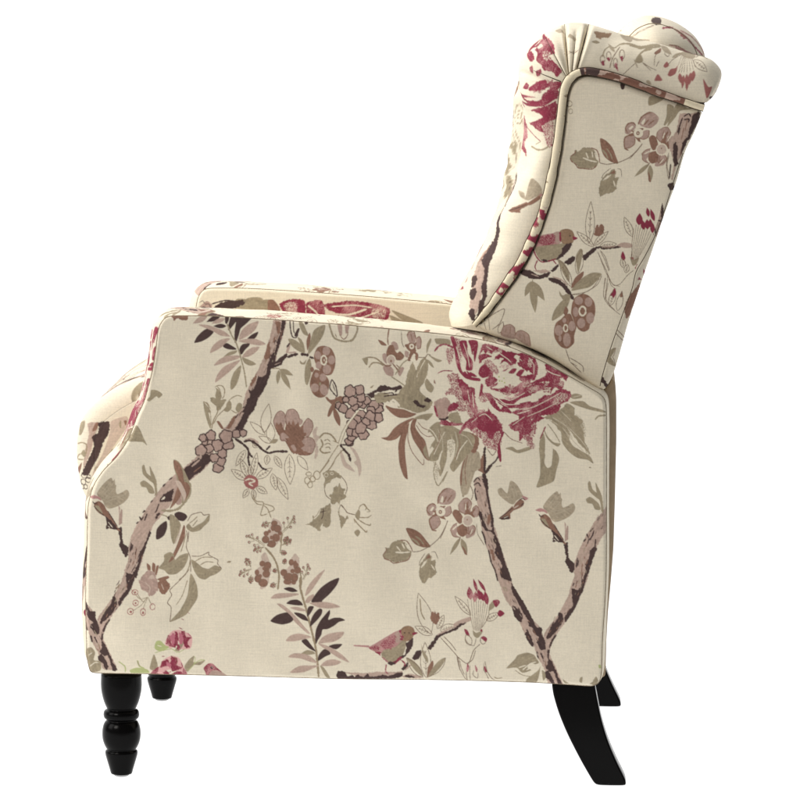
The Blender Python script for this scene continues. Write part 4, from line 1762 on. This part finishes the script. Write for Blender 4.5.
# --- arms
ARM_O = [(89,668),(86.4,655),(86.6,645),(85.6,610),(86,577),(87,552),(87.4,527),(88,508),(90.5,495),(95,483),(104,470),(117.5,456),(129,438),(137.5,416),
         (144,402),(148.8,385),(152.5,370),(155.6,351),(157.3,336),(159.2,327),(162.5,321),(166.5,317.6),(173,316.2),(190,316),(215,316.4),(260,319),(334,324.3),
         (400,330),(450,335.3),(480,339.8),(510,347.5),(540,360.5),(570,377),(590,388.5),(600,394.5),(605,401),(606.3,412),(606.4,480),(606,577),(602.4,640),(601.4,672),(599,682),(592,686),
         (575,685.2),(530,682.5),(440,680),(340,679),(240,676.2),(140,674),(97,673.2),(91,672)]
arm_o = spline(ARM_O, .8, True, 2)
def arm_bulge(O):
    u, v = O.T
    b = np.full(len(O), .004)
    front = (u < 167) & (v < 660)
    fr = np.interp(v, [316, 326, 345, 400, 440, 480, 520, 640, 664, 672], [.006, .0125, .0145, .0125, .0115, .0085, .0095, .0105, .006, .002])
    b = np.where(front, fr, b)
    b = np.where((v < 345) & (u >= 167), np.interp(u, [167, 200, 420, 480], [.006, .0055, .005, .003]), b)
    b = np.where(v > 671, .0008, b)
    b = np.where(u > 598, .0045, b)
    for _ in range(25): b = (np.roll(b, 1)+np.roll(b, -1)+2*b)/4
    return b
FRONT_U, FRONT_V = 505., 0.
def arm_strip_col(s, w, O):
    u, v = O.T
    fr = np.clip((v-322)/6, 0, 1)*(u < 170)
    # front: the big flower runs down the boxing; top: another stretch of the cloth
    cf = repeat(470+w+0*s, 338+(v-326)*.92)
    ct = repeat(u*1.0-22, 470+w+0*u)
    low = np.clip((v-445)/10, 0, 1)[:, None]
    cl = repeat(500+w+v*.0, v)
    cf = cf*(1-low)+cl*low
    return np.where((fr > .5)[:, None], cf, ct)
arm = Piece()
panel(arm, arm_o, 0., .52, side, rad=3.2, wob=.0024, seed=3)
def inner_col(u, v):
    # seen across the seat: drawn where the far arm stands
    sc = (DIST)/(DIST+WIDTH-ARM); U = 571.6+sc*(u-571.6); V = -66+sc*(v+66)
    return farin_cv.sample(U, V+1.5)
panel(arm, arm_o, ARM, .7, farin_cv, rad=3.2, wob=.0008, sign=1, seed=9, colour=inner_col, yref=0.)
border(arm, arm_o, .0035, ARM-.0035, arm_bulge(arm_o), arm_strip_col, nk=44)
o_arm = build(arm, 'arm', M_FAB)
seam = Piece()
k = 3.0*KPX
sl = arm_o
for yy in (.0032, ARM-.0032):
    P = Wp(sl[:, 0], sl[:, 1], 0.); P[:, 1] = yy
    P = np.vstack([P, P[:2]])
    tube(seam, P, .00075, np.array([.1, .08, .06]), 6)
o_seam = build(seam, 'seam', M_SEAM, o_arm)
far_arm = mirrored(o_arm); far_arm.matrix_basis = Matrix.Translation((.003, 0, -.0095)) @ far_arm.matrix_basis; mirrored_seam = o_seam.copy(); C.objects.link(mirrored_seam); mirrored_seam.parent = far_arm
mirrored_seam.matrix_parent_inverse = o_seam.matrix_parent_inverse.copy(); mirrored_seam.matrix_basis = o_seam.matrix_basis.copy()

# --- wings
YW = .030
WING_O = [(478,326),(482,323.5),(492,312),(503,297),(514,282),(526,264),(535.5,243),(545,219),(552,195),(558,170),(562,146),(565,121),(567,101),(569.5,90),(573,83),(579,78.6),(588,76.6),
          (611,80.5),(631,87),(651,94.5),(676,103),(697,110.5),(701.5,112),(702,113),(694.5,132),(685,152.5),(676,183),(664,216),(654.5,244.5),(645.5,270.5),(630,317),(621,349),(614.5,371),(611,379.5),(606,388),
          (601,390.5),(596,388.5),(582,378.8),(566,367.5),(551,358.3),(535,350.5),(520,344.8),(503,339.5),(488,334)]
wing_o = spline(WING_O, .8, True, 2)
wing = Piece()
def wing_col(u, v):
    c = wing_cv.sample(u, v)
    seamx = np.interp(v, [108, 150, 180, 190, 221, 244, 267, 289, 316, 350, 377, 392], [700, 684, 674, 665, 658, 649, 636, 632, 622, 610, 602, 598])
    strip = (u > seamx) & (v > 200) & ~((u > 620) & (v < 322) & (v > 280))
    alt = repeat(u*1.0-170, v+310)
    return np.where(strip[..., None], alt, c)
panel(wing, wing_o, YW, .44, wing_cv, rad=6., puff=.006, wob=.001, seed=21, colour=wing_col)
# front band and rolled top: one strip of cloth round the wing, gathered at the corner
BAND = [((473,324.5),(452,324)),((478,319),(448.5,314)),((488,307),(452,302)),((497,293.5),(461,288.5)),((508,277),(473,266)),((520,257.5),(485,240)),((530,236),(497,219)),((538,212),(507,203)),
        ((545,188),(513.5,185)),((550,160),(520,157)),((554,138),(524.5,131)),((557,112),(523.5,108)),((558.5,97),(520.5,92)),((561,87),(517.5,77)),((563.5,81.5),(519.5,61)),((565.5,79.3),(526,47)),
        ((567,78),(543,33.5)),((568.5,76.5),(564.5,23)),((572,73),(578,22.2)),((577,69.5),(590,24)),((588,66.5),(606,29)),((610,70.5),(627,36)),((630,77.5),(646,40.6)),((650,86),(666,46)),((675,94.5),(692,54.5)),
        ((697,102),(709,57.5)),((703,102.5),(718,65)),((705,102.5),(722.5,73)),((706,102.5),(719,84)),((706,102.5),(714,94)),((706,102.5),(708,99))]
Ak = np.array([b[0] for b in BAND], float); Bk = np.array([b[1] for b in BAND], float)
def both(n):
    q = np.hstack([Ak, Bk]); 
    for _ in range(3):
        a, b = q[:-1], q[1:]; q = np.vstack([q[:1], np.stack([.75*a+.25*b, .25*a+.75*b], 1).reshape(-1, 4), q[-1:]])
    d = np.maximum(np.hypot(*np.diff(q[:, :2], axis=0).T), np.hypot(*np.diff(q[:, 2:], axis=0).T)); s = np.concatenate([[0], np.cumsum(d)])
    t = np.linspace(0, s[-1], n); return np.stack([np.interp(t, s, q[:, i]) for i in range(4)], 1), t
NB = 760
ab, bs_ = both(NB)
def s_at(p):
    return bs_[np.argmin(np.hypot(ab[:, 2]-p[0], ab[:, 3]-p[1]))]
nt_ = 90
tt = np.linspace(0, 1, nt_)
YA = YW+.004
yB = np.interp(bs_, [0, s_at((517.5, 77)), s_at((564, 23)), bs_[-1]], [.128, .128, .112, .112])
G = np.zeros((nt_, NB, 3)); GC = np.zeros((nt_, NB, 3))
PA = Wp(ab[:, 0], ab[:, 1], YA); PB = Wp(ab[:, 2], ab[:, 3], yB)
for i, t in enumerate(tt):
    w = math.sin(t*math.pi/2)**.92; yw = 1-math.cos(t*math.pi/2)
    P = PA+(PB-PA)*w; P[:, 1] = PA[:, 1]+(PB[:, 1]-PA[:, 1])*yw
    # soft folds that run into the corner
    dep = np.zeros(NB)
    for (p, wd, dp, ta, tb) in (((564.5, 23.5), 2.3, .0105, 0, 1.0), ((589, 24), 2.8, .0115, 0, 1.0), ((543, 33), 2.4, .003, 0, 1.), ((577, 22), 2.2, .003, 0, .72), ((519, 70), 3.2, .003, 0, .8)):
        f = np.clip((tb-t)*8, 0, 1)*np.clip(.35+t*1.5, 0, 1)*(.6+.4*(1-t))
        dep += dp*f*np.exp(-((bs_-s_at(p))/wd)**2)
    fold = .0036*np.sin(np.pi*t)*vnoise(bs_, np.full(NB, t*40), 24, 31)
    gather = .0013*np.exp(-((bs_-s_at((566, 25)))/34)**2)*np.sin(bs_*.30)*np.sin(np.pi*min(1, t+.15))
    n = np.stack([-(ab[:, 0]-ab[:, 2]), 0*bs_, (ab[:, 1]-ab[:, 3])], 1)
    nrm = np.stack([0*bs_, -np.ones(NB), 0*bs_], 1)*math.cos(t*1.45)
    ln = np.hypot(n[:, 0], n[:, 2])[:, None]+1e-6
    P = P+(nrm+n/ln*math.sin(t*1.45))*(fold+gather-dep)[:, None]
    G[i] = P
    uv = ab[:, :2]+(ab[:, 2:]-ab[:, :2])*w
    GC[i] = band_cv.sample(uv[:, 0], uv[:, 1])
wing.grid(G, GC, flip=False)
# inner return of the wing, from its front edge towards the back cushion
ni = 26; I = np.zeros((ni, NB, 3)); IC = np.zeros((ni, NB, 3))
for i, t in enumerate(np.linspace(0, 1, ni)):
    P = PB.copy(); P[:, 1] += .045*math.sin(t*math.pi/2)
    inx = np.stack([(ab[:, 0]-ab[:, 2]), 0*bs_, -(ab[:, 1]-ab[:, 3])], 1); inx /= np.linalg.norm(inx, axis=1)[:, None]+1e-6
    P += inx*(.05*(1-math.cos(t*math.pi/2)))
    I[i] = P; IC[i] = repeat(ab[:, 2]+40, ab[:, 3]+330+t*40)
wing.grid(I, IC)
# rear and lower edge of the wing
i0 = np.argmin(np.hypot(*(wing_o-(702, 113)).T)); i1 = np.argmin(np.hypot(*(wing_o-(478, 326)).T))
we = np.roll(wing_o, -i0, 0)[:(i1-i0) % len(wing_o)+1]
border(wing, we, YW+.0075, .140, np.zeros(len(we)), lambda s, w, O: repeat(w+520+0*s, s+250), closed=False, nk=60, wob=0, yref=YW)
o_wing = build(wing, 'wing', M_FAB)
PIPE = [(474,325.5),(480,318.5),(489,308),(499,294),(510,278.5),(521.5,261),(532,239.5),(541.5,216),(548.5,191),(554,165),(557.8,142),(560.8,118),(563,98),(565,88),(568.5,80.5),(574,75),(581,71.8),(589,71.2),(611,75.8),(631,82),(651,90),(676,98.8),(697,106),(704,108)]
pp = spline(PIPE, .8, False, 2)
pipe = Piece(); PP = Wp(pp[:, 0], pp[:, 1], YW-.001)
ps = np.concatenate([[0], np.cumsum(np.hypot(*np.diff(pp, axis=0).T))]); rad_p = np.interp(ps, [0, 25, 60, 200, 262, 300, 420], [.0030, .0044, .0056, .0058, .0052, .0046, .0042])
rad_p = rad_p*(1+.07*vnoise(ps, ps*0, 9, 77))
def pipe_col(n, nr):
    th = np.linspace(0, 1, nr, endpoint=False)
    u = np.zeros((n, nr)); v = np.zeros((n, nr))
    S = ps[:, None]+0*th; c = np.zeros((n, nr, 3)); c[:] = COL['c']
    Rk = COL['R']; Wk = COL['W']; Dk = COL['D']; Pk = COL['M']
    a = vnoise(S*1.0, th*26+0*S, 5, 5); b = vnoise(S, th*30+0*S, 4, 8)
    red = (S > 40) & (S < 136) & (a > -.02); c[red] = Rk
    vein = (S > 40) & (S < 140) & (a > -.35) & (a < -.1) & (b > 0); c[vein] = COL['Q']
    brn = (S > 283) & (S < 392) & (a > -.1); c[brn] = COL['w']
    tp = (S > 283) & (S < 392) & (a <= -.1); c[tp] = Pk
    wr = (np.abs(vnoise(S+40, th*9+0*S, 4, 19)) > 1.75) & (S < 283); c[wr] = COL['o']  # brown wrinkle lines: crease shade put into the cord colour
    pk = (S > 40) & (S < 136) & (a > -.2) & (a <= -.02); c[pk] = COL['V']
    dk = (S > 283) & (S < 330) & (np.abs(vnoise(S, 0*S, 9, 12)) > .55) & (b > -.5); c[dk] = Dk
    return c
tube(pipe, PP, rad_p, pipe_col, 20)
o_pipe = build(pipe, 'piping', M_FAB, o_wing)
ws = Piece()
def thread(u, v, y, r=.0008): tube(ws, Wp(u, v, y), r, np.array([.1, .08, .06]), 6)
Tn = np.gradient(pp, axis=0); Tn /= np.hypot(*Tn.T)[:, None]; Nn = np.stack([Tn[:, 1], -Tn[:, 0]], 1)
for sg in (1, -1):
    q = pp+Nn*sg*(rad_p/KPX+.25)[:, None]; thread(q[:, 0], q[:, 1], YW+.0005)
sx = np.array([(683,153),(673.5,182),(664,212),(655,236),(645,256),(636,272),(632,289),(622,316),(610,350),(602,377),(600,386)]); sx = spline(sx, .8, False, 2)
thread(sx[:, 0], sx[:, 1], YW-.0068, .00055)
for p, t1, r in (((564.5, 23.5), 1., .0008), ((589, 24), 1., .0009), ((543, 33), .8, .0006), ((577, 22), .62, .0005), ((519.5, 63), .45, .0006)):  # dark tubes along the folds stand in for crease shade
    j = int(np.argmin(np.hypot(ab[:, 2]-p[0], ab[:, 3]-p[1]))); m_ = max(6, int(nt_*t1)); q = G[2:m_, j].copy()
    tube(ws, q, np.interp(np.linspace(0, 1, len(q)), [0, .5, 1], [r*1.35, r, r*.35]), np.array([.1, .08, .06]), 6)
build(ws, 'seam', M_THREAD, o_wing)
far_wing = mirrored(o_wing); far_wing.matrix_basis = Matrix.Translation((0, 0, -.011)) @ far_wing.matrix_basis
for ch in list(o_wing.children):
    c = ch.copy(); C.objects.link(c); c.parent = far_wing
    c.matrix_parent_inverse = ch.matrix_parent_inverse.copy(); c.matrix_basis = ch.matrix_basis.copy()

# --- back: tufted inner cushion, crest, rear panel
ny_, nx_ = 150, 150
vz = np.linspace(60, 326, ny_); frontx = np.interp(vz, ab[::-1, 3][-420:], ab[::-1, 2][-420:]) if False else None
kk = np.argsort(ab[:int(NB*.55), 3]); fv = ab[:int(NB*.55), 3][kk]; fu = ab[:int(NB*.55), 2][kk]
fx = np.interp(vz, fv, fu)
sil = np.interp(vz, [60, 80, 97, 115, 135, 155, 171, 189, 210, 235, 260, 300, 326], [535, 519, 515, 513.5, 511, 509.5, 506, 502, 496, 488, 480, 470, 466])
ty = np.linspace(0, 1, nx_)
Y = .128+(WIDTH-.256)*ty
edge = np.sin(np.pi*np.clip(ty/.18, 0, 1)/2)*np.sin(np.pi*np.clip((1-ty)/.18, 0, 1)/2)
mid_ = np.clip((np.minimum(ty, 1-ty)-.10)/.25, 0, 1)
U = np.zeros((ny_, nx_)); Vg = np.repeat(vz[:, None], nx_, 1)
rollp = np.sin(np.pi*np.clip(np.minimum(ty, 1-ty)/.12, 0, 1)*.5)
for j in range(ny_):
    U[j] = fx[j]+6+(sil[j]-fx[j]-7.5)*rollp+34*mid_**1.5
qa = (Vg-60)/44.; qb = ty*6
tuft = np.abs(np.sin(np.pi*(qa+qb)/2)*np.sin(np.pi*(qa-qb)/2))
U = U+8*(1-tuft**.5)*np.minimum(1, mid_*3)+1.1*vnoise(Vg, Y[None]/KPX+0*Vg, 11, 41)
Pb = Wp(U, Vg, .128+0*U).copy(); Pb[..., 1] = Y[None]; Pb[..., 2] -= .018*(Y[None]-YW)
bc = Piece(); bc.grid(Pb, repeat(Y[None]/KPX*1.0+215+0*U, Vg+330), flip=False)
o_back = build(bc, 'back_cushion', M_FAB)
for ia in range(1, 6):
    for ib in range(1, 6):
        if (ia+ib) % 2: continue
        vv = 60+44*ia; t_ = ib/6
        if t_ < .12 or t_ > .88: continue
        j = int((vv-60)/(326-60)*(ny_-1)); i = int(t_*(nx_-1)); c = Pb[j, i]
        b = Piece(); th = np.linspace(0, 2*np.pi, 16, endpoint=False)
        g = np.array([[(c[0]-.006*math.cos(e)+.002, c[1]+.011*math.sin(e)*math.cos(a), c[2]+.011*math.sin(e)*math.sin(a)) for a in th] for e in np.linspace(.02, 1.5, 6)])
        b.grid(g, CREAM, wrap_u=True); build(b, 'button', M_FAB, o_back)
# frame core of the back (closes it behind and above)
CORE = [(480,322),(512,278),(534,232),(552,178),(560,120),(562,60),(572,33),(590,29),(627,40),(666,50),(700,62),(712,74),(706,98),(699,114),(684,153),(675,183),(663,216),(653,246),(628,317),(612,376),(604,386),(560,360),(520,341)]
core_o = soft(CORE, 1.2, 40)
core = Piece()
cc = lambda s, w, O: repeat(w+140+0*s, s+330)
border(core, core_o, .118, WIDTH-.118, np.zeros(len(core_o)), cc, nk=300, wob=0, yref=.09)
for G_ in core.v: G_[:, 2] -= .018*(G_[:, 1]-YW)
build(core, 'back_panel', M_FAB)
# crest of the back, seen over the wing
CREST = [(612,48),(618,35),(630,22.5),(646,15.8),(662,17),(680,24),(696,36),(705,50),(707,62),(700,78),(660,84),(625,70)]
crest_o = spline(CREST, .8, True, 2)
cen = np.array([660., 52.])
cr = Piece()
yk0, yk1 = .150, WIDTH-.150
th_ = np.linspace(-np.pi/2, np.pi/2, 25)
rows_ = [(yk0-.01+.17*(1-(1-k**2.3)**(1/2.3)), k) for k in np.linspace(.03, 1, 40)]
rows_ = rows_+[(y, 1.) for y in np.linspace(rows_[-1][0], yk1-.16, 12)[1:-1]]+[(yk0+yk1-y, k) for y, k in rows_[::-1]]
Gc = []; Cc = []
for y, k in rows_:
    q = cen+(crest_o-cen)*k; P = Wp(q[:, 0], q[:, 1], .22); P[:, 1] = y; P[:, 2] -= .018*(y-.22); Gc.append(P)
    near = band_cv.sample(q[:, 0], q[:, 1]); far_ = repeat((y-yk0)/KPX+np.zeros(len(q))+300, crest_o[:, 1]*0+440+np.arange(len(q))*.8)
    Cc.append(near if y < yk0+.10 else far_)
cr.grid(np.array(Gc), np.array(Cc), wrap_u=True)
o_crest = build(cr, 'headrest', M_FAB)
cs = Piece(); kq = 30; P = np.array(Gc)[kq]; tube(cs, np.vstack([P, P[:2]]), .0009, np.array([.1, .08, .06]), 8)
build(cs, 'seam', M_SEAM, o_crest)

# --- seat cushion, footrest panel, base
SEAT = [(150,372),(142,377.5),(125,384),(107.5,394),(92,405.5),(83,415),(77.5,426),(75,440),(74.4,455),(76,472),(79,488),(84,500),(92,508),(130,512),(300,506),(470,500),(470,372),(300,360)]
seat_o = soft(SEAT, .8, 60)
def seat_panel_col(u, v): return seat_cv.sample(u, v)
YS0, YS1 = ARM+.006, WIDTH-ARM-.006
seat = Piece()
sr = .026
cs_ = np.array([250., 445.])
def inward(O, d):
    T = np.roll(O, -1, 0)-np.roll(O, 1, 0); T /= np.hypot(*T.T)[:, None]; return O-np.stack([T[:, 1], -T[:, 0]], 1)*d
ks = []
for e in np.linspace(0, np.pi/2, 44): ks.append((YS0+sr*(1-math.sin(e)), sr*(1-math.cos(e))))
ks = ks[::-1]
rows = [(y, d) for y, d in ks]; full = rows+[(y, 0) for y in np.linspace(YS0+sr, YS1-sr, 240)[1:-1]]+[(YS0+YS1-y, d) for y, d in rows[::-1]]
Gs = []; Gcol = []; sarc = np.arange(len(seat_o))*.8
for y, d in full:
    Oq = inward(seat_o, d/KPX); P = Wp(Oq[:, 0], Oq[:, 1], YS0); P[:, 1] = y; Gs.append(P)
    top = np.clip((423-Oq[:, 1])/4, 0, 1)[:, None]
    near = seat_cv.sample(Oq[:, 0], Oq[:, 1]); tp = repeat(150+(y-YS0)/KPX+0*sarc, 330+sarc)
    m = 1. if y < YS0+sr*.98 else 0.
    Gcol.append(near*(1-top)*m+tp*(1-(1-top)*m))
seat.grid(np.array(Gs), np.array(Gcol), wrap_u=True, flip=True)
y_in = full[0][0]; O_in = inward(seat_o, full[0][1]/KPX)
panel(seat, O_in, y_in, .6, seat_cv, rad=1., puff=.002, yref=YS0)
o_seat = build(seat, 'seat_cushion', M_FAB)
def box_outline(name, O, ya, yb, cfun, step=1.2, mat=M_FAB, rad=2.):
    p = Piece(); O = soft(O, step); panel(p, O, ya, step, side, rad=rad, colour=cfun); panel(p, O, yb, step*2, side, rad=rad, sign=1, colour=cfun, yref=ya)
    border(p, O, ya+rad*KPX*.99, yb-rad*KPX*.99, np.zeros(len(O)), lambda s, w, O_: repeat(w+180+0*s, s+330), nk=260 if mat is M_FAB else 12, wob=0, yref=ya); return build(p, name, mat)
box_outline('footrest', [(90,502),(88,520),(87,600),(88,660),(96,668),(120,668),(124,650),(124,520),(118,506)], YS0, YS1, lambda u, v: repeat(u+30, v))
box_outline('seat_base', [(124,506),(124,664),(300,672),(596,678),(598,540),(598,430),(560,410),(300,500)][::1], ARM+.002, WIDTH-ARM-.002, lambda u, v: repeat(u, v), 3., M_LINING)
box_outline('rear_panel', [(596,396),(606,388),(613,379),(615.5,384),(616.4,400),(616.4,440),(615,500),(613.5,548),(611,580),(608,612),(606.5,640),(605.5,676),(600,679),(594,676)], .052, WIDTH-.052,
            lambda u, v: repeat(u*1.+100, v*1.), 1.2, M_REAR_SHADED)

# --- legs
floor_z = 0.
def zpx(v, y): return Wp(121, v, y)[2]
LY = .047
cx = Wp(121.4, 720, LY)[0]
PROF = [(0,672),(20.6,672),(20.8,677),(21,684),(20.6,690),(19.4,696),(17.6,702),(15.6,706.5),(14.6,708.5),(15.4,709.2),(17.3,710.2),(18.2,712.5),(18.3,715),(17.6,717.4),(16,718.6),(15.2,719.4),(15.4,720.2),(17,721.6),
        (18.6,725),(19.5,729.5),(19.7,734),(19.2,739),(17.8,743.5),(16,747),(14.9,748.6),(15,749.4),(16.2,750.2),(16.7,752),(16.3,754.5),(15.6,757),(14.4,761),(13,765.5),(11.8,769.5),(11,772.6),(10.2,773.6),(0,773.8)]
z0 = zpx(776.6, LY)
pr = np.array([(r*KPX*1.008, max(zpx(v, LY), .0)) for r, v in PROF]); 
prs = [pr[0]]
for a, b in zip(pr[:-1], pr[1:]):
    for q in (.34, .67, 1.): prs.append(a+(b-a)*q)
prs = np.array(prs); sm = prs.copy(); sm[1:-1] = (prs[:-2]+2*prs[1:-1]+prs[2:])/4; prs = sm
lg = Piece(); lathe(lg, cx, LY, prs[::-1])
o_leg = build(lg, 'front_leg', M_LEG)
gl = Piece(); zg = pr[-1, 1]
lathe(gl, cx, LY, [(0, 0.0002), (.0075, .0003), (.0095, .0012), (.0105, zg*.6), (.0105, zg+.001), (0, zg+.001)])
o_gl = build(gl, 'glide', M_GLIDE, o_leg)
def far_copy(o, kids=()):
    c = mirrored(o)
    for ch in kids:
        g = ch.copy(); C.objects.link(g); g.parent = c; g.matrix_parent_inverse = ch.matrix_parent_inverse.copy(); g.matrix_basis = ch.matrix_basis.copy()
    return c
far_copy(o_leg, [o_gl])
REAR = [(551.5,680),(553,692),(556,703),(560,715),(567.5,733),(580,757.5),(590,775),(594,781.3),(597.5,783.6),(612,784),(624.5,784),(626,782.5),(625.3,778),(616.3,760),(607.8,740),(601.2,718),(597.3,698),(595.3,687),(594.8,678),(575,678)]
rl = np.array(REAR, float)
rl = resample(chaikin(rl, 2), .9)
cen_r = rl.mean(0)
Y0, Y1 = .018, .062
lgp = Piece(); bev = 1.6
def off(O, d):
    T = np.roll(O, -1, 0)-np.roll(O, 1, 0); T /= np.maximum(np.hypot(*T.T)[:, None], 1e-6)
    return O-np.stack([T[:, 1], -T[:, 0]], 1)*d*SG
area = .5*np.sum(rl[:, 0]*np.roll(rl[:, 1], -1)-np.roll(rl[:, 0], -1)*rl[:, 1]); SG = 1 if area > 0 else -1
rows = []
for y, d in ((Y0, bev), (Y0+bev*KPX*.3, bev*.3), (Y0+bev*KPX, 0), (Y1-bev*KPX, 0), (Y1-bev*KPX*.3, bev*.3), (Y1, bev)):
    Oq = off(rl, d); P = Wp(Oq[:, 0], Oq[:, 1], .03); P[:, 1] = y; P[:, 2] = np.maximum(P[:, 2], 0.0002); rows.append(P)
lgp.grid(np.array(rows), np.ones(3), wrap_u=True, flip=SG > 0)
half = np.where(rl[:, 0] < np.interp(rl[:, 1], [680, 784], [574, 609]))[0]
def cap(Oq, y, flip):
    va, vb = Oq[:, 1].min()+.02, Oq[:, 1].max()-.02; rws = np.linspace(va, vb, 120); xl = np.full(120, 1e9); xr = np.full(120, -1e9)
    for (x0, a_), (x1, b_) in zip(Oq, np.roll(Oq, -1, 0)):
        if a_ == b_: continue
        k_ = (rws >= min(a_, b_)) & (rws <= max(a_, b_)); x = x0+(rws[k_]-a_)*(x1-x0)/(b_-a_); xl[k_] = np.minimum(xl[k_], x); xr[k_] = np.maximum(xr[k_], x)
    t = np.linspace(0, 1, 24); u = xl[:, None]+(xr-xl)[:, None]*t; v = np.repeat(rws[:, None], 24, 1)
    P = Wp(u, v, .03); P[..., 1] = y; P[..., 2] = np.maximum(P[..., 2], .0002); lgp.grid(P, np.ones(3), flip=flip)
cap(off(rl, bev), Y0, False); cap(off(rl, bev), Y1, True)
o_rl = build(lgp, 'rear_leg', M_LEG); far_copy(o_rl)

# ------------------------------------------------------------------ setting: white studio sweep, glow added to its surface
def glow_white(name, e):
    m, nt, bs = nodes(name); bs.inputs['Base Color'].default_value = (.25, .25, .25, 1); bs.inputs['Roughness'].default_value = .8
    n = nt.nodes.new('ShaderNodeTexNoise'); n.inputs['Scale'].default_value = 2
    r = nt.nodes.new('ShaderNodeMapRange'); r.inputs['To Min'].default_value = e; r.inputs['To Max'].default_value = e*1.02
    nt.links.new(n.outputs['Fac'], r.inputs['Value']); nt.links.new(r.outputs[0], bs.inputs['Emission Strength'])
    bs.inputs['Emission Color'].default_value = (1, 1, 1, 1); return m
M_SWEEP = glow_white('glowing_white_sweep', 1.0)  # emission added so the sweep stays white with no shadow
ctr = Wp(400, 700, .34)
sw = Piece(); xs = np.linspace(-9, 9, 24)+ctr[0]; prof = [(-.40, 0.), (-.2, 0.), (1.6, 0.)]+[(1.6+.8*math.sin(a), .8-.8*math.cos(a)) for a in np.linspace(.1, np.pi/2, 14)]+[(2.4, 2.), (2.4, 6.)]
Gw = np.array([[(x, y, z-.0005) for x in xs] for y, z in prof])
sw.grid(Gw, np.ones(3)); o_floor = sw.build('floor', M_SWEEP); o_floor['kind'] = 'structure'; 
fl = Piece(); fl.grid(np.array([[(x, y, -.006) for x in np.linspace(-14, 14, 8)] for y in (-14., -8., -4., -.5, 3., 9.)]), np.ones(3))
o_fl = fl.build('studio_ground', plain('white_painted_floor', (.6, .6, .6), .6, .2)); o_fl['kind'] = 'structure'
o_floor['label'] = 'seamless white studio floor with added glow sweeping up behind the armchair'

w = bpy.data.worlds.new('World'); scene.world = w; w.use_nodes = True
bg = w.node_tree.nodes['Background']; bg.inputs['Color'].default_value = (1, .99, .97, 1); bg.inputs['Strength'].default_value = WORLD = .13

def area(name, loc, aim, size, power, col=(1, 1, 1)):
    l = bpy.data.lights.new(name, 'AREA'); l.shape = 'RECTANGLE'; l.size, l.size_y = size; l.energy = power; l.color = col
    o = bpy.data.objects.new(name, l); C.objects.link(o); o.location = loc
    o.rotation_euler = (Vector(aim)-Vector(loc)).to_track_quat('-Z', 'Y').to_euler(); return o
body = Vector(Wp(380, 430, .3))
area('softbox_overhead', body+Vector((-.9, .15, 2.3)), body, (1.4, 1.4), 52, (1, .985, .96))
area('softbox_front', body+Vector((-2.4, -1.0, .9)), body, (1.2, 1.6), 21, (1, .985, .96))
area('softbox_side', body+Vector((-2.7, -4.0, 2.3)), body, (1.6, 1.6), 98, (1, .955, .90))

scene.view_settings.view_transform = 'Standard'; scene.view_settings.look = 'None'; scene.view_settings.exposure = 0; scene.view_settings.gamma = 1
scene.cycles.max_bounces = 8; scene.cycles.diffuse_bounces = 5
